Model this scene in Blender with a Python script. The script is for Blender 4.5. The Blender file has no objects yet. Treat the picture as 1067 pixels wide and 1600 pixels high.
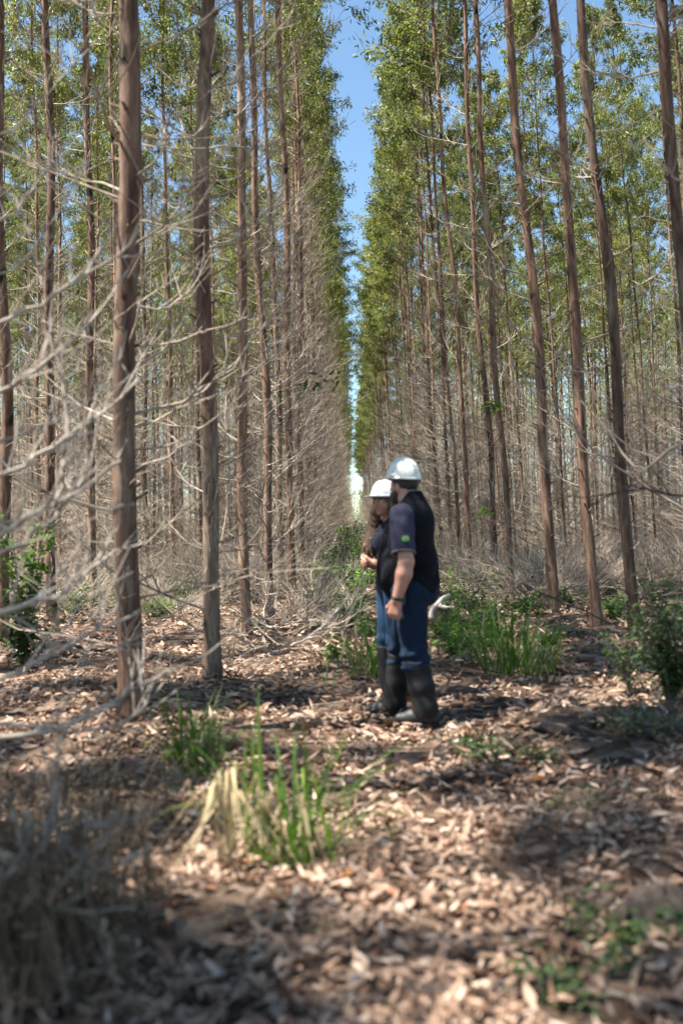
import bpy, math
import numpy as np
from mathutils import Matrix, Vector

# ------------------------------------------------------------------ scene, camera, sky, sun
scene = bpy.context.scene
COL = scene.collection
R = math.radians
CAM = Vector((0.0, 0.0, 1.3))
CAMROT = (Matrix.Rotation(R(0.53), 3, 'Z') @ Matrix.Rotation(R(91.1), 3, 'X') @ Matrix.Rotation(R(-1.72), 3, 'Z'))
cam_data = bpy.data.cameras.new('camera')
cam = bpy.data.objects.new('camera', cam_data)
COL.objects.link(cam)
cam.matrix_world = Matrix.Translation(CAM) @ CAMROT.to_4x4()
cam_data.sensor_fit = 'HORIZONTAL'
cam_data.sensor_width = 24.0
cam_data.lens = 35.0
cam_data.clip_start = 0.05
cam_data.clip_end = 3000.0
cam_data.dof.use_dof = True
cam_data.dof.focus_distance = 28.0
cam_data.dof.aperture_fstop = 1.5
cam_data.dof.aperture_blades = 9
scene.camera = cam

SUN_EL, SUN_AZ = R(63.0), R(257.0)          # azimuth clockwise from +Y (the view direction)
S = Vector((math.sin(SUN_AZ) * math.cos(SUN_EL), math.cos(SUN_AZ) * math.cos(SUN_EL), math.sin(SUN_EL)))
world = bpy.data.worlds.new('World')
scene.world = world
world.use_nodes = True
wn = world.node_tree
bg = wn.nodes['Background']
sky = wn.nodes.new('ShaderNodeTexSky')
sky.sky_type = 'NISHITA'
sky.sun_disc = False
sky.sun_elevation = SUN_EL
sky.sun_rotation = SUN_AZ
sky.air_density = 1.0
sky.dust_density = 0.25
sky.ozone_density = 0.1
tint = wn.nodes.new('ShaderNodeMix'); tint.data_type = 'RGBA'; tint.blend_type = 'MULTIPLY'      # camera white balance: a cyan blue sky
tint.inputs['Factor'].default_value = 1.0; tint.inputs['B'].default_value = (0.91, 1.04, 1.07, 1)
wn.links.new(sky.outputs['Color'], tint.inputs['A'])
wn.links.new(tint.outputs['Result'], bg.inputs['Color'])
bg.inputs['Strength'].default_value = 0.057
sun_data = bpy.data.lights.new('sun', 'SUN')
sun_data.energy = 5.0
sun_data.angle = R(0.53)
sun_data.color = (1.0, 0.95, 0.87)
sun = bpy.data.objects.new('sun', sun_data)
COL.objects.link(sun)
sun.rotation_euler = S.to_track_quat('Z', 'Y').to_euler()

scene.view_settings.view_transform = 'Standard'
scene.view_settings.look = 'None'
scene.view_settings.gamma = 1.0
scene.view_settings.use_curve_mapping = False
scene.view_settings.exposure = 1.98
scene.render.engine = 'CYCLES'
scene.cycles.use_denoising = True
scene.cycles.max_bounces = 6
scene.cycles.diffuse_bounces = 2
scene.cycles.glossy_bounces = 2
scene.cycles.transmission_bounces = 4
scene.cycles.caustics_reflective = False
scene.cycles.caustics_refractive = False

# ------------------------------------------------------------------ helpers
FPX = 1067 * 35.0 / 24.0


def at(px, py, d):
    """world point that stands d metres ahead (along +Y), seen at photo pixel (px, py)"""
    v = CAMROT @ Vector(((px - 533.5) / FPX, -(py - 800.0) / FPX, -1.0))
    return np.array(CAM + v * (d / v.y))


BUMPS = [(1.30, 6.45, 0.07, 0.35), (1.05, 3.1, 0.05, 0.22), (-1.2, 2.7, 0.10, 0.5), (0.5, 4.4, 0.03, 0.35),
         (-0.55, 6.3, 0.05, 0.4), (0.9, 4.0, 0.05, 0.3), (0.15, 3.2, 0.04, 0.25), (2.3, 6.6, 0.08, 0.6)]


for _px, _d in ((207, 6.52), (331, 8.8), (386, 11.8), (421, 14.6), (458, 17.6), (993, 11.3), (934, 12.4), (868, 14.3), (82, 14.6), (4, 12.2)):
    BUMPS.append((float(at(_px, 832 + 2023 / _d, _d)[0]), _d, 0.07, 0.20))      # litter heaped round the trunk bases


def hgt(x, y):
    x = np.asarray(x, float); y = np.asarray(y, float)
    z = 0.045 * np.sin(0.9 * x + 1.3) * np.sin(0.7 * y + 0.4) + 0.028 * np.sin(2.3 * x + 0.8 * y) \
        + 0.024 * np.sin(3.6 * y - 1.7 * x + 1) + 0.014 * np.sin(6.1 * x + 5.2 * y) + 0.008 * np.sin(9.1 * y - 6 * x)
    for bx_, by_, a, s in BUMPS:
        z = z + a * np.exp(-((x - bx_) ** 2 + (y - by_) ** 2) / (2 * s * s))
    return z


def gpt(px, d):
    p = at(px, 832 + 2023 / d, d)
    return float(p[0]), float(d), float(hgt(p[0], d))


class Geo:
    """collects verts / faces / a per-point tint / a material slot per face"""
    def __init__(self):
        self.v, self.q, self.t, self.a, self.mq, self.mt, self.n = [], [], [], [], [], [], 0

    def add(self, v, q=None, t=None, tint=0.5, mat=0):
        v = np.asarray(v, np.float32)
        self.v.append(v)
        self.a.append(np.broadcast_to(np.asarray(tint, np.float32), (len(v),)).copy())
        if q is not None and len(q):
            q = np.asarray(q, np.int32) + self.n
            self.q.append(q); self.mq.append(np.full(len(q), mat, np.int32))
        if t is not None and len(t):
            t = np.asarray(t, np.int32) + self.n
            self.t.append(t); self.mt.append(np.full(len(t), mat, np.int32))
        self.n += len(v)

    def mesh(self, name, mats, smooth=True):
        v = np.concatenate(self.v)
        q = np.concatenate(self.q) if self.q else np.zeros((0, 4), np.int32)
        t = np.concatenate(self.t) if self.t else np.zeros((0, 3), np.int32)
        m = np.concatenate(self.mq + self.mt)
        me = bpy.data.meshes.new(name)
        me.vertices.add(len(v)); me.vertices.foreach_set('co', v.ravel())
        nl = len(q) * 4 + len(t) * 3
        me.loops.add(nl); me.loops.foreach_set('vertex_index', np.concatenate([q.ravel(), t.ravel()]))
        me.polygons.add(len(q) + len(t))
        st = np.concatenate([np.arange(len(q)) * 4, len(q) * 4 + np.arange(len(t)) * 3]).astype(np.int32)
        me.polygons.foreach_set('loop_start', st)
        me.polygons.foreach_set('material_index', m)
        me.polygons.foreach_set('use_smooth', np.full(len(q) + len(t), smooth))
        at_ = me.attributes.new('tint', 'FLOAT', 'POINT')
        at_.data.foreach_set('value', np.concatenate(self.a))
        for mm in (mats if isinstance(mats, (list, tuple)) else [mats]):
            me.materials.append(mm)
        me.update(calc_edges=True)
        return me


def tube(G, pts, rad, sides=4, mat=0, tint=0.5, cap=False, jit=None):
    pts = np.asarray(pts, float); n = len(pts)
    rad = np.broadcast_to(np.asarray(rad, float), (n,))
    T = np.gradient(pts, axis=0); T /= (np.linalg.norm(T, axis=1)[:, None] + 1e-9)
    d = pts[-1] - pts[0]
    ref = np.eye(3)[int(np.argmin(np.abs(d)))]
    U = np.cross(T, ref); U /= (np.linalg.norm(U, axis=1)[:, None] + 1e-9)
    V = np.cross(T, U)
    a = np.arange(sides) * 2 * np.pi / sides
    rr = rad[:, None, None] * (1 if jit is None else jit[:, :, None])
    v = pts[:, None] + rr * (np.cos(a)[None, :, None] * U[:, None] + np.sin(a)[None, :, None] * V[:, None])
    i = np.arange(n - 1)[:, None] * sides; j = np.arange(sides)[None]; k = (j + 1) % sides
    q = np.stack([i + j, i + k, i + sides + k, i + sides + j], -1).reshape(-1, 4)
    vv = v.reshape(-1, 3); t = None
    if cap:
        vv = np.concatenate([vv, pts[:1], pts[-1:]]); b = n * sides
        jj = np.arange(sides); kk = (jj + 1) % sides
        t = np.concatenate([np.stack([np.full(sides, b), kk, jj], 1),
                            np.stack([np.full(sides, b + 1), (n - 1) * sides + jj, (n - 1) * sides + kk], 1)])
    G.add(vv, q, t, tint, mat)


def norm(a):
    return a / (np.linalg.norm(a, axis=-1, keepdims=True) + 1e-9)


def leaves(G, P, D, N, L, W, tint, mat=0, curl=0.0, fold=0.18, fine=False):
    """lanceolate leaves: base at P, axis D, face normal N"""
    P = np.asarray(P, float); n = len(P)
    D = norm(np.asarray(D, float)); Bn = norm(np.cross(D, N)); N = np.cross(Bn, D)
    L = np.broadcast_to(L, (n,))[:, None]; W = np.broadcast_to(W, (n,))[:, None]
    c = np.broadcast_to(curl, (n,))[:, None]; fold = np.broadcast_to(fold, (n,))[:, None]
    if not fine:
        m = P + D * L * 0.42
        up = N * W * fold
        v = np.stack([P, m + Bn * W * .5 + up, P + D * L - N * L * c, m - Bn * W * .5 + up], 1).reshape(-1, 3)
        b = np.arange(n)[:, None] * 4
        t = np.concatenate([b + np.array([[0, 1, 2]]), b + np.array([[0, 2, 3]])])
        G.add(v, None, t, np.repeat(np.broadcast_to(tint, (n,)), 4), mat)
    else:
        s = [0.0, 0.28, 0.65, 1.0]; w = [0.06, 0.5, 0.38, 0.0]
        pts = []
        for si, wi in zip(s, w):
            ctr = P + D * L * si - N * L * c * (si * si)
            up = N * W * fold * (wi * 2)
            if si == 1.0:
                pts.append(ctr)
            else:
                pts += [ctr + Bn * W * wi + up, ctr - Bn * W * wi + up]
        v = np.stack(pts, 1).reshape(-1, 3)
        b = np.arange(n)[:, None] * 7
        q = np.concatenate([b + np.array([[0, 2, 3, 1]]), b + np.array([[2, 4, 5, 3]])])
        t = b + np.array([[4, 6, 5]])
        G.add(v, q, t, np.repeat(np.broadcast_to(tint, (n,)), 7), mat)


def rnd_dir(rng, n):
    return norm(rng.normal(size=(n, 3)))


def link(name, mesh, parent=None, loc=(0, 0, 0), rot=(0, 0, 0), sc=(1, 1, 1)):
    o = bpy.data.objects.new(name, mesh)
    COL.objects.link(o)
    o.location = loc; o.rotation_euler = rot
    o.scale = (sc, sc, sc) if isinstance(sc, (int, float)) else sc
    if parent is not None:
        o.parent = parent
    return o


def tag(o, label=None, cat=None, group=None, kind=None):
    if label: o['label'] = label
    if cat: o['category'] = cat
    if group: o['group'] = group
    if kind: o['kind'] = kind
    return o


def thing(name, label, cat, loc=(0, 0, 0), rot=(0, 0, 0), sc=1, group=None):
    return tag(link(name, None, None, loc, rot, sc), label, cat, group)


# ------------------------------------------------------------------ materials
def new_mat(name):
    m = bpy.data.materials.new(name); m.use_nodes = True
    nt = m.node_tree
    for n in list(nt.nodes):
        nt.nodes.remove(n)
    out = nt.nodes.new('ShaderNodeOutputMaterial')
    return m, nt, out


def ramp(nt, src, stops):
    r = nt.nodes.new('ShaderNodeValToRGB')
    e = r.color_ramp.elements
    while len(e) < len(stops):
        e.new(0.5)
    for el, (p, c) in zip(e, stops):
        el.position = p; el.color = (*c, 1)
    nt.links.new(src, r.inputs['Fac'])
    return r.outputs['Color']


def noise(nt, scale, mapping=None, detail=4, rough=0.55, dist=0.0, coord='Object', out='Fac'):
    tc = nt.nodes.new('ShaderNodeTexCoord')
    mp = nt.nodes.new('ShaderNodeMapping')
    if mapping: mp.inputs['Scale'].default_value = mapping
    nt.links.new(tc.outputs[coord], mp.inputs['Vector'])
    oi = nt.nodes.new('ShaderNodeObjectInfo')
    n = nt.nodes.new('ShaderNodeTexNoise'); n.noise_dimensions = '4D'
    sc = nt.nodes.new('ShaderNodeMath'); sc.operation = 'MULTIPLY'; sc.inputs[1].default_value = 40
    nt.links.new(oi.outputs['Random'], sc.inputs[0]); nt.links.new(sc.outputs[0], n.inputs['W'])
    nt.links.new(mp.outputs['Vector'], n.inputs['Vector'])
    n.inputs['Scale'].default_value = scale; n.inputs['Detail'].default_value = detail
    n.inputs['Roughness'].default_value = rough; n.inputs['Distortion'].default_value = dist
    return n.outputs[out]


def mix(nt, f, a, b, mode='MIX'):
    m = nt.nodes.new('ShaderNodeMix'); m.data_type = 'RGBA'; m.blend_type = mode
    for s, v in ((m.inputs['Factor'], f), (m.inputs['A'], a), (m.inputs['B'], b)):
        if isinstance(v, (int, float)): s.default_value = v
        elif isinstance(v, tuple): s.default_value = (*v, 1)
        else: nt.links.new(v, s)
    return m.outputs['Result']


def bump(nt, h, strength, dist):
    b = nt.nodes.new('ShaderNodeBump'); b.inputs['Strength'].default_value = strength
    b.inputs['Distance'].default_value = dist
    nt.links.new(h, b.inputs['Height'])
    return b.outputs['Normal']


def principled(nt, out, col, rough=0.7, normal=None, spec=0.4, **kw):
    p = nt.nodes.new('ShaderNodeBsdfPrincipled')
    if isinstance(col, tuple): p.inputs['Base Color'].default_value = (*col, 1)
    else: nt.links.new(col, p.inputs['Base Color'])
    p.inputs['Roughness'].default_value = rough
    p.inputs['Specular IOR Level'].default_value = spec
    for k, v in kw.items():
        p.inputs[k.replace('_', ' ')].default_value = v
    if normal: nt.links.new(normal, p.inputs['Normal'])
    if out: nt.links.new(p.outputs[0], out.inputs['Surface'])
    return p


def attr(nt, name='tint'):
    a = nt.nodes.new('ShaderNodeAttribute'); a.attribute_name = name
    return a.outputs['Fac']


def objrand(nt):
    return nt.nodes.new('ShaderNodeObjectInfo').outputs['Random']


def bark_mat(name, base=0):
    m, nt, out = new_mat(name)
    streak = noise(nt, 5.0, (3.5, 3.5, 0.5), 6, 0.62, 0.6)
    fine = noise(nt, 22.0, (2.2, 2.2, 0.35), 5, 0.65)
    patch = noise(nt, 1.1, (2.2, 2.2, 0.42), 4, 0.62, 0.8)
    brown = ramp(nt, streak, [(0.28, (0.032, 0.020, 0.015)), (0.43, (0.120, 0.069, 0.047)), (0.56, (0.215, 0.134, 0.092)), (0.72, (0.33, 0.25, 0.19))])
    pale = ramp(nt, fine, [(0.3, (0.20, 0.145, 0.10)), (0.55, (0.34, 0.265, 0.19)), (0.75, (0.43, 0.36, 0.27))])
    pf = ramp(nt, patch, [(0.52, (0, 0, 0)), (0.63, (1, 1, 1))])
    col = mix(nt, pf, brown, pale)
    col = mix(nt, 0.55, col, ramp(nt, fine, [(0.25, (0.35, 0.33, 0.32)), (0.6, (1, 1, 1))]), 'MULTIPLY')
    col = mix(nt, 1.0, col, ramp(nt, objrand(nt), [(0, (0.58, 0.57, 0.57)), (0.5, (0.95, 0.92, 0.90)), (1, (1.32, 1.24, 1.16))]), 'MULTIPLY')
    kn = noise(nt, 3.2, (1, 1, 0.8), 2, 0.4, 0.3)
    col = mix(nt, ramp(nt, kn, [(0.30, (1, 1, 1)), (0.35, (0, 0, 0))]), col, (0.02, 0.013, 0.01))
    b = bump(nt, fine, 0.6, 0.012)
    principled(nt, out, col, 0.85, b, 0.25)
    return m


def wood_mat(name, stops, scale=9):
    m, nt, out = new_mat(name)
    n = noise(nt, scale, None, 3)
    col = ramp(nt, n, [(0.3, stops[0]), (0.5, stops[1]), (0.72, stops[2])])
    col = mix(nt, 1.0, col, ramp(nt, objrand(nt), [(0, (0.75, 0.73, 0.7)), (1, (1.1, 1.06, 1.02))]), 'MULTIPLY')
    principled(nt, out, col, 0.85, None, 0.2)
    return m


def leaf_mat(name, stops, rough=0.4, trans=0.35, spec=0.5, vary=True, gain=1.0, warm=(1, 1, 1)):
    m, nt, out = new_mat(name)
    col = ramp(nt, attr(nt), [(q_, tuple(c_ * gain * w_ for c_, w_ in zip(k_, warm))) for q_, k_ in stops])
    if vary:
        col = mix(nt, 1.0, col, ramp(nt, objrand(nt), [(0, (0.82, 0.86, 0.8)), (1, (1.12, 1.08, 1.0))]), 'MULTIPLY')
    p = principled(nt, None, col, rough, None, spec)
    tr = nt.nodes.new('ShaderNodeBsdfTranslucent')
    tc = mix(nt, 1.0, col, (1.0, 1.0, 1.0) if 'dry' in name or 'dead' in name or 'fallen' in name else (1.25, 1.35, 0.7), 'MULTIPLY')
    nt.links.new(tc, tr.inputs['Color'])
    ms = nt.nodes.new('ShaderNodeMixShader'); ms.inputs[0].default_value = trans
    nt.links.new(p.outputs[0], ms.inputs[1]); nt.links.new(tr.outputs[0], ms.inputs[2])
    nt.links.new(ms.outputs[0], out.inputs['Surface'])
    return m


M = {}
M['bark'] = bark_mat('bark')
M['dead'] = wood_mat('dead_wood', [(0.17, 0.135, 0.105), (0.33, 0.28, 0.225), (0.48, 0.425, 0.36)])
M['twig'] = wood_mat('dry_twig', [(0.13, 0.10, 0.08), (0.25, 0.205, 0.165), (0.36, 0.31, 0.26)])
M['arc'] = wood_mat('weathered_branch', [(0.20, 0.17, 0.14), (0.34, 0.30, 0.255), (0.48, 0.435, 0.38)])
M['pale'] = wood_mat('bleached_wood', [(0.38, 0.34, 0.30), (0.55, 0.51, 0.46), (0.68, 0.64, 0.58)], 14)
M['darkwood'] = wood_mat('mound_earth', [(0.03, 0.024, 0.02), (0.065, 0.052, 0.045), (0.13, 0.10, 0.08)], 22)
M['leaf'] = leaf_mat('eucalyptus_leaf', [(0.0, (0.060, 0.086, 0.030)), (0.5, (0.170, 0.190, 0.056)), (0.9, (0.29, 0.285, 0.10)), (1.0, (0.26, 0.17, 0.07))], 0.44, 0.48, 0.45)
M['shrub'] = leaf_mat('shrub_leaf', [(0.0, (0.025, 0.05, 0.018)), (0.6, (0.060, 0.105, 0.035)), (1.0, (0.14, 0.17, 0.06))], 0.4, 0.4, 0.45)
M['bright'] = leaf_mat('bright_leaf', [(0.0, (0.05, 0.12, 0.02)), (0.6, (0.10, 0.21, 0.03)), (1.0, (0.20, 0.30, 0.06))], 0.4, 0.5, 0.4)
M['grass'] = leaf_mat('green_grass', [(0.0, (0.035, 0.095, 0.015)), (0.6, (0.080, 0.175, 0.022)), (1.0, (0.17, 0.23, 0.045))], 0.4, 0.4, 0.4)
M['straw'] = leaf_mat('dry_grass', [(0.0, (0.16, 0.115, 0.065)), (0.6, (0.36, 0.28, 0.165)), (1.0, (0.50, 0.42, 0.27))], 0.6, 0.3, 0.3)
M['brush'] = leaf_mat('dead_bracken', [(0.0, (0.08, 0.053, 0.035)), (0.6, (0.22, 0.155, 0.105)), (1.0, (0.40, 0.31, 0.22))], 0.7, 0.15, 0.2)
LIT = [(0.0, (0.05, 0.028, 0.018)), (0.18, (0.13, 0.075, 0.05)), (0.42, (0.27, 0.175, 0.120)), (0.68, (0.43, 0.305, 0.225)),
       (0.90, (0.58, 0.46, 0.37)), (0.965, (0.30, 0.11, 0.05)), (1.0, (0.42, 0.20, 0.04))]
M['litter'] = leaf_mat('fallen_leaf', LIT, 0.6, 0.10, 0.25, vary=False, gain=0.86, warm=(1.0, .95, .90))


def ground_mat():
    m, nt, out = new_mat('forest_floor')
    tc = nt.nodes.new('ShaderNodeTexCoord')
    vo = nt.nodes.new('ShaderNodeTexVoronoi'); vo.inputs['Scale'].default_value = 13
    mp = nt.nodes.new('ShaderNodeMapping')
    nt.links.new(tc.outputs['Object'], mp.inputs['Vector']); nt.links.new(mp.outputs[0], vo.inputs['Vector'])
    sep = nt.nodes.new('ShaderNodeSeparateColor'); nt.links.new(vo.outputs['Color'], sep.inputs[0])
    col = mix(nt, 1.0, ramp(nt, sep.outputs[0], LIT[:5]), (0.4, 0.38, 0.36), 'MULTIPLY')
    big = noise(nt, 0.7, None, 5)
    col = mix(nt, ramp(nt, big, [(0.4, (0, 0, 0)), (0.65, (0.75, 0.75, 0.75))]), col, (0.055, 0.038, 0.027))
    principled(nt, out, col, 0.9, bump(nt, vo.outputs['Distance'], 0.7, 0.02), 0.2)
    return m


M['ground'] = ground_mat()

# ------------------------------------------------------------------ ground
def axis(lim, fine, step, grow):
    a = [0.0]
    while a[-1] < lim:
        a.append(a[-1] + (step if a[-1] < fine else (a[-1] - fine) * grow + step))
    return np.array(a)


gx = axis(900, 6, 0.09, 0.16); gx = np.concatenate([-gx[:0:-1], gx])
gy = axis(1500, 16, 0.09, 0.14) - 1.0; gy = np.concatenate([-1 - axis(60, 1, 0.6, 0.4)[:0:-1], gy])
XX, YY = np.meshgrid(gx, gy, indexing='ij')
gv = np.stack([XX, YY, hgt(XX, YY)], -1).reshape(-1, 3)
ny = len(gy)
ii = (np.arange(len(gx) - 1)[:, None] * ny + np.arange(ny - 1)[None]).ravel()
G = Geo(); G.add(gv, np.stack([ii, ii + ny, ii + ny + 1, ii + 1], 1))
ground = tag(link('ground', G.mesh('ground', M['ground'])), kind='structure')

# ------------------------------------------------------------------ tree pieces (shared meshes)
H0 = 21.0


def make_trunk(seed, r0=0.068, sides=14, rings=90, H=H0):
    rng = np.random.default_rng(seed)
    z = np.concatenate([np.linspace(-0.25, 0.5, 8), np.linspace(0.62, 13, rings - 26), np.linspace(13.3, H - 0.6, 18)])
    u = np.clip(z / H, 0, 1)
    r = r0 * (1 - u) ** 0.75 * (0.9) + 0.008 + r0 * 0.55 * np.exp(-np.clip(z, 0, 9) / 0.16) * 0.9 + r0 * 0.10
    ph = rng.uniform(0, 6.28, 4)
    amp = 0.045 * np.clip(z / 3, 0, 1)
    x = amp * (np.sin(z * 0.55 + ph[0]) + 0.5 * np.sin(z * 1.3 + ph[1]))
    y = amp * (np.sin(z * 0.5 + ph[2]) + 0.5 * np.sin(z * 1.4 + ph[3]))
    a = np.arange(sides) * 2 * np.pi / sides
    jit = 1 + 0.05 * np.sin(3 * a[None] + z[:, None] * 0.9 + ph[0]) + 0.04 * np.sin(2 * a[None] - z[:, None] * 2.1 + ph[1]) \
        + 0.05 * rng.normal(size=(len(z), sides))
    G = Geo(); tube(G, np.stack([x, y, z], 1), r, sides, jit=jit, cap=True)
    for _ in range(60):                                  # broken branch stubs
        zz = rng.uniform(0.8, 12); az = rng.uniform(0, 6.28); i = int(np.argmin(abs(z - zz)))
        d = np.array([math.cos(az), math.sin(az), 0.5]); c = np.array([x[i], y[i], zz])
        l = rng.uniform(0.03, 0.09)
        tube(G, [c + d * r[i] * 0.6, c + d * (r[i] * 0.95 + 0.01), c + d * (r[i] + l)], [0.024, 0.013, 0.008], 5, cap=True)
    return G.mesh('trunk', M['bark'])


def branch_paths(rng, L, r0, e0, e1, ntw, az=0.0, base=(0, 0, 0), seg=6):
    """an arching dead branch and its side twigs: list of (points, radii)"""
    n = seg + 1
    s = np.linspace(0, 1, n)
    el = e0 + (e1 - e0) * s + rng.normal(0, 0.10, n)
    aa = az + np.cumsum(rng.normal(0, 0.13, n))
    st = L / seg
    d = np.stack([np.cos(el) * np.cos(aa), np.cos(el) * np.sin(aa), np.sin(el)], 1)
    p = np.concatenate([[np.zeros(3)], np.cumsum(d[:-1] * st, 0)]) + np.array(base)
    out = [(p, r0 * (1 - 0.8 * s))]
    for _ in range(ntw):
        t = rng.uniform(0.22, 0.97); k = min(int(t * seg), seg - 1); f = t * seg - k
        b = p[k] * (1 - f) + p[k + 1] * f
        l = L * rng.uniform(0.16, 0.48) * (1.15 - t * 0.6)
        az2 = aa[k] + rng.choice([-1, 1]) * rng.uniform(0.3, 1.0); e2 = el[k] + rng.uniform(-0.35, 0.7)
        m = 4; ss = np.linspace(0, 1, m)
        ee = e2 + ss * rng.uniform(-0.1, 0.7) + rng.normal(0, 0.12, m); a3 = az2 + np.cumsum(rng.normal(0, 0.15, m))
        dd = np.stack([np.cos(ee) * np.cos(a3), np.cos(ee) * np.sin(a3), np.sin(ee)], 1) * l / (m - 1)
        pp = np.concatenate([[np.zeros(3)], np.cumsum(dd[:-1], 0)]) + b
        out.append((pp, max(r0 * (1 - 0.8 * t) * 0.75, 0.0022) * (1 - 0.6 * ss)))
    return out


def make_branch(seed, L, r0, ntw, e0=0.15, e1=0.9, mat='dead'):
    rng = np.random.default_rng(seed); G = Geo()
    for p, r in branch_paths(rng, L, r0, e0 + rng.uniform(-.1, .15), e1 + rng.uniform(-.2, .2), ntw, seg=9):
        tube(G, p, r, 5)
    return G.mesh('dead_branch', M[mat])


def make_tangle(seed, zones, r0=(0.008, 0.013), twr=0.004):
    rng = np.random.default_rng(seed); G = Geo()
    for z0, z1, nb, lmax in zones:
        for i in range(nb):
            z = rng.uniform(z0, z1)
            L = rng.uniform(0.6, lmax)
            e0 = rng.uniform(0.0, 0.5) + 0.03 * z; e1 = e0 + rng.uniform(0.0, 0.6)
            for p, r in branch_paths(rng, L, rng.uniform(*r0), e0, e1, 6, rng.uniform(0, 6.28), (0, 0, z), 5):
                tube(G, p, np.maximum(r, twr), 3)
    return G.mesh('branch_tangle', M['dead'])


def make_crown(seed, nb=92, per=112, zb=12.5):
    rng = np.random.default_rng(seed); G = Geo()
    P, D, T = [], [], []
    for i in range(nb):
        u = rng.uniform() ** 0.85
        z = zb + (H0 - 0.4 - zb) * u
        rad = (1.8 * (1 - u ** 2.0) + 0.25) * rng.uniform(0.55, 1.12) * (0.75 + 0.25 * min(1, u * 5))
        az = rng.uniform(0, 6.28); e = rng.uniform(0.35, 0.9)
        L = rad / math.cos(e * 0.8)
        br = branch_paths(rng, L, 0.012 * (1 - 0.5 * u), e, e - rng.uniform(0.0, 0.5), 3, az, (0, 0, z - 0.55 * rad), 5)
        tone = rng.uniform(0.15, 0.75)
        for p, r in br:
            tube(G, p, np.maximum(r, 0.003), 3, mat=1)
        for j in range(per):
            p, r = br[0] if rng.uniform() < 0.5 else br[rng.integers(1, len(br))]
            t = rng.uniform(0.42, 1.0) ** 0.8 * (len(p) - 1.001); k = int(t)
            b = p[k] * (1 - t + k) + p[k + 1] * (t - k)
            P.append(b + rng.normal(0, 0.075, 3))
            T.append(np.clip(tone + rng.normal(0, 0.16) + (0.35 if rng.uniform() < 0.02 else 0), 0, 1))
    P = np.array(P); n = len(P)
    D = norm(rng.normal(size=(n, 3)) * np.array([0.8, 0.8, 0.55]) + np.array([0, 0, -0.75]))
    leaves(G, P, D, rnd_dir(rng, n), rng.uniform(0.11, 0.19, n), rng.uniform(0.030, 0.050, n), np.array(T), 0,
           rng.uniform(-0.1, 0.25, n))
    return G.mesh('crown', [M['leaf'], M['twig']])


TRUNKS = [make_trunk(10 + i) for i in range(6)]
CROWNS = [make_crown(30 + i) for i in range(7)]
SPARSE = [make_crown(45 + i, 46, 150) for i in range(3)]  # thin, clumpy crowns for the unseen trees, shaped to let sun patches through
TANGLES = [make_tangle(50 + i, [(0.2, 5.5, 150, 1.9), (5.5, 9, 30, 1.5), (9, 13, 14, 1.3)]) for i in range(6)]
TANGLES_HI = [make_tangle(70 + i, [(5, 13.5, 48, 1.6)]) for i in range(4)]
TANGLES_HERO = [make_tangle(60 + i, [(0.3, 5.5, 30, 1.6)], (.006, .010), .003) for i in range(3)]
TANGLES_TOP = [make_tangle(80 + i, [(5.5, 13, 26, 1.5)]) for i in range(4)]
BRANCHES = [make_branch(90 + i, L, r, n) for i, (L, r, n) in enumerate(
    [(1.7, 0.013, 9), (1.4, 0.011, 8), (1.1, 0.010, 6), (1.9, 0.014, 10), (1.25, 0.009, 7), (0.8, 0.008, 4), (1.55, 0.012, 11), (0.55, 0.010, 2)])]
N_TREE = [0]


def tree(x, y, lean_x, lean_y, sc, label, group=None, girth=1.0, hero=0, seed=0, crown=True, tangle=True, cat='tree', extra=False, cw=1.0, sparse=False):
    rng = np.random.default_rng(1000 + seed)
    rot = (-lean_y, lean_x, rng.uniform(0, 6.28))
    t = thing('eucalyptus_tree', label, cat, (x, y, float(hgt(x, y))), (0, 0, 0), sc, group)
    # lean first, then spin about the tree's own axis
    t.rotation_mode = 'QUATERNION'
    t.rotation_quaternion = (Matrix.Rotation(lean_x, 3, 'Y') @ Matrix.Rotation(-lean_y, 3, 'X') @ Matrix.Rotation(rot[2], 3, 'Z')).to_quaternion()
    k = int(rng.integers(0, 1000))
    link('trunk', TRUNKS[k % 6], t, sc=(girth, girth, 1))
    if crown:
        cw *= rng.uniform(0.82, 1.2)
        link('crown', SPARSE[k % 3] if sparse else CROWNS[k % 7], t, rot=(0, 0, rng.uniform(0, 6.28)), sc=(cw, cw, rng.uniform(.97, 1.02)))
    if hero:
        z = 0.5
        for i in range(hero):
            z = 0.35 + 6.0 * (i + rng.uniform(0.1, 0.9)) / hero
            az = rng.uniform(0, 6.28)
            s = rng.uniform(0.65, 1.05)
            link('dead_branch', BRANCHES[int(rng.integers(0, 8))], t, (0.04 * math.cos(az), 0.04 * math.sin(az), z),
                 (rng.uniform(-0.1, 0.1), -rng.uniform(-0.15, 0.35), az), s)
        if tangle:
            tag(link('branch_tangle', (TANGLES_HI if lean_x > 0 else TANGLES_TOP)[k % 4], t, rot=(0, 0, rng.uniform(0, 6.28))), kind='stuff')
    elif tangle:
        tag(link('branch_tangle', TANGLES[k % 6], t, rot=(0, 0, rng.uniform(0, 6.28))), kind='stuff')
    if hero and lean_x > 0:
        tag(link('branch_tangle', TANGLES_HERO[k % 3], t, rot=(0, 0, rng.uniform(0, 6.28))), kind='stuff')
    if extra:
        tag(link('branch_tangle', TANGLES_HI[(k + 3) % 4], t, rot=(0, 0, rng.uniform(0, 6.28))), kind='stuff')
    N_TREE[0] += 1
    return t


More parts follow.
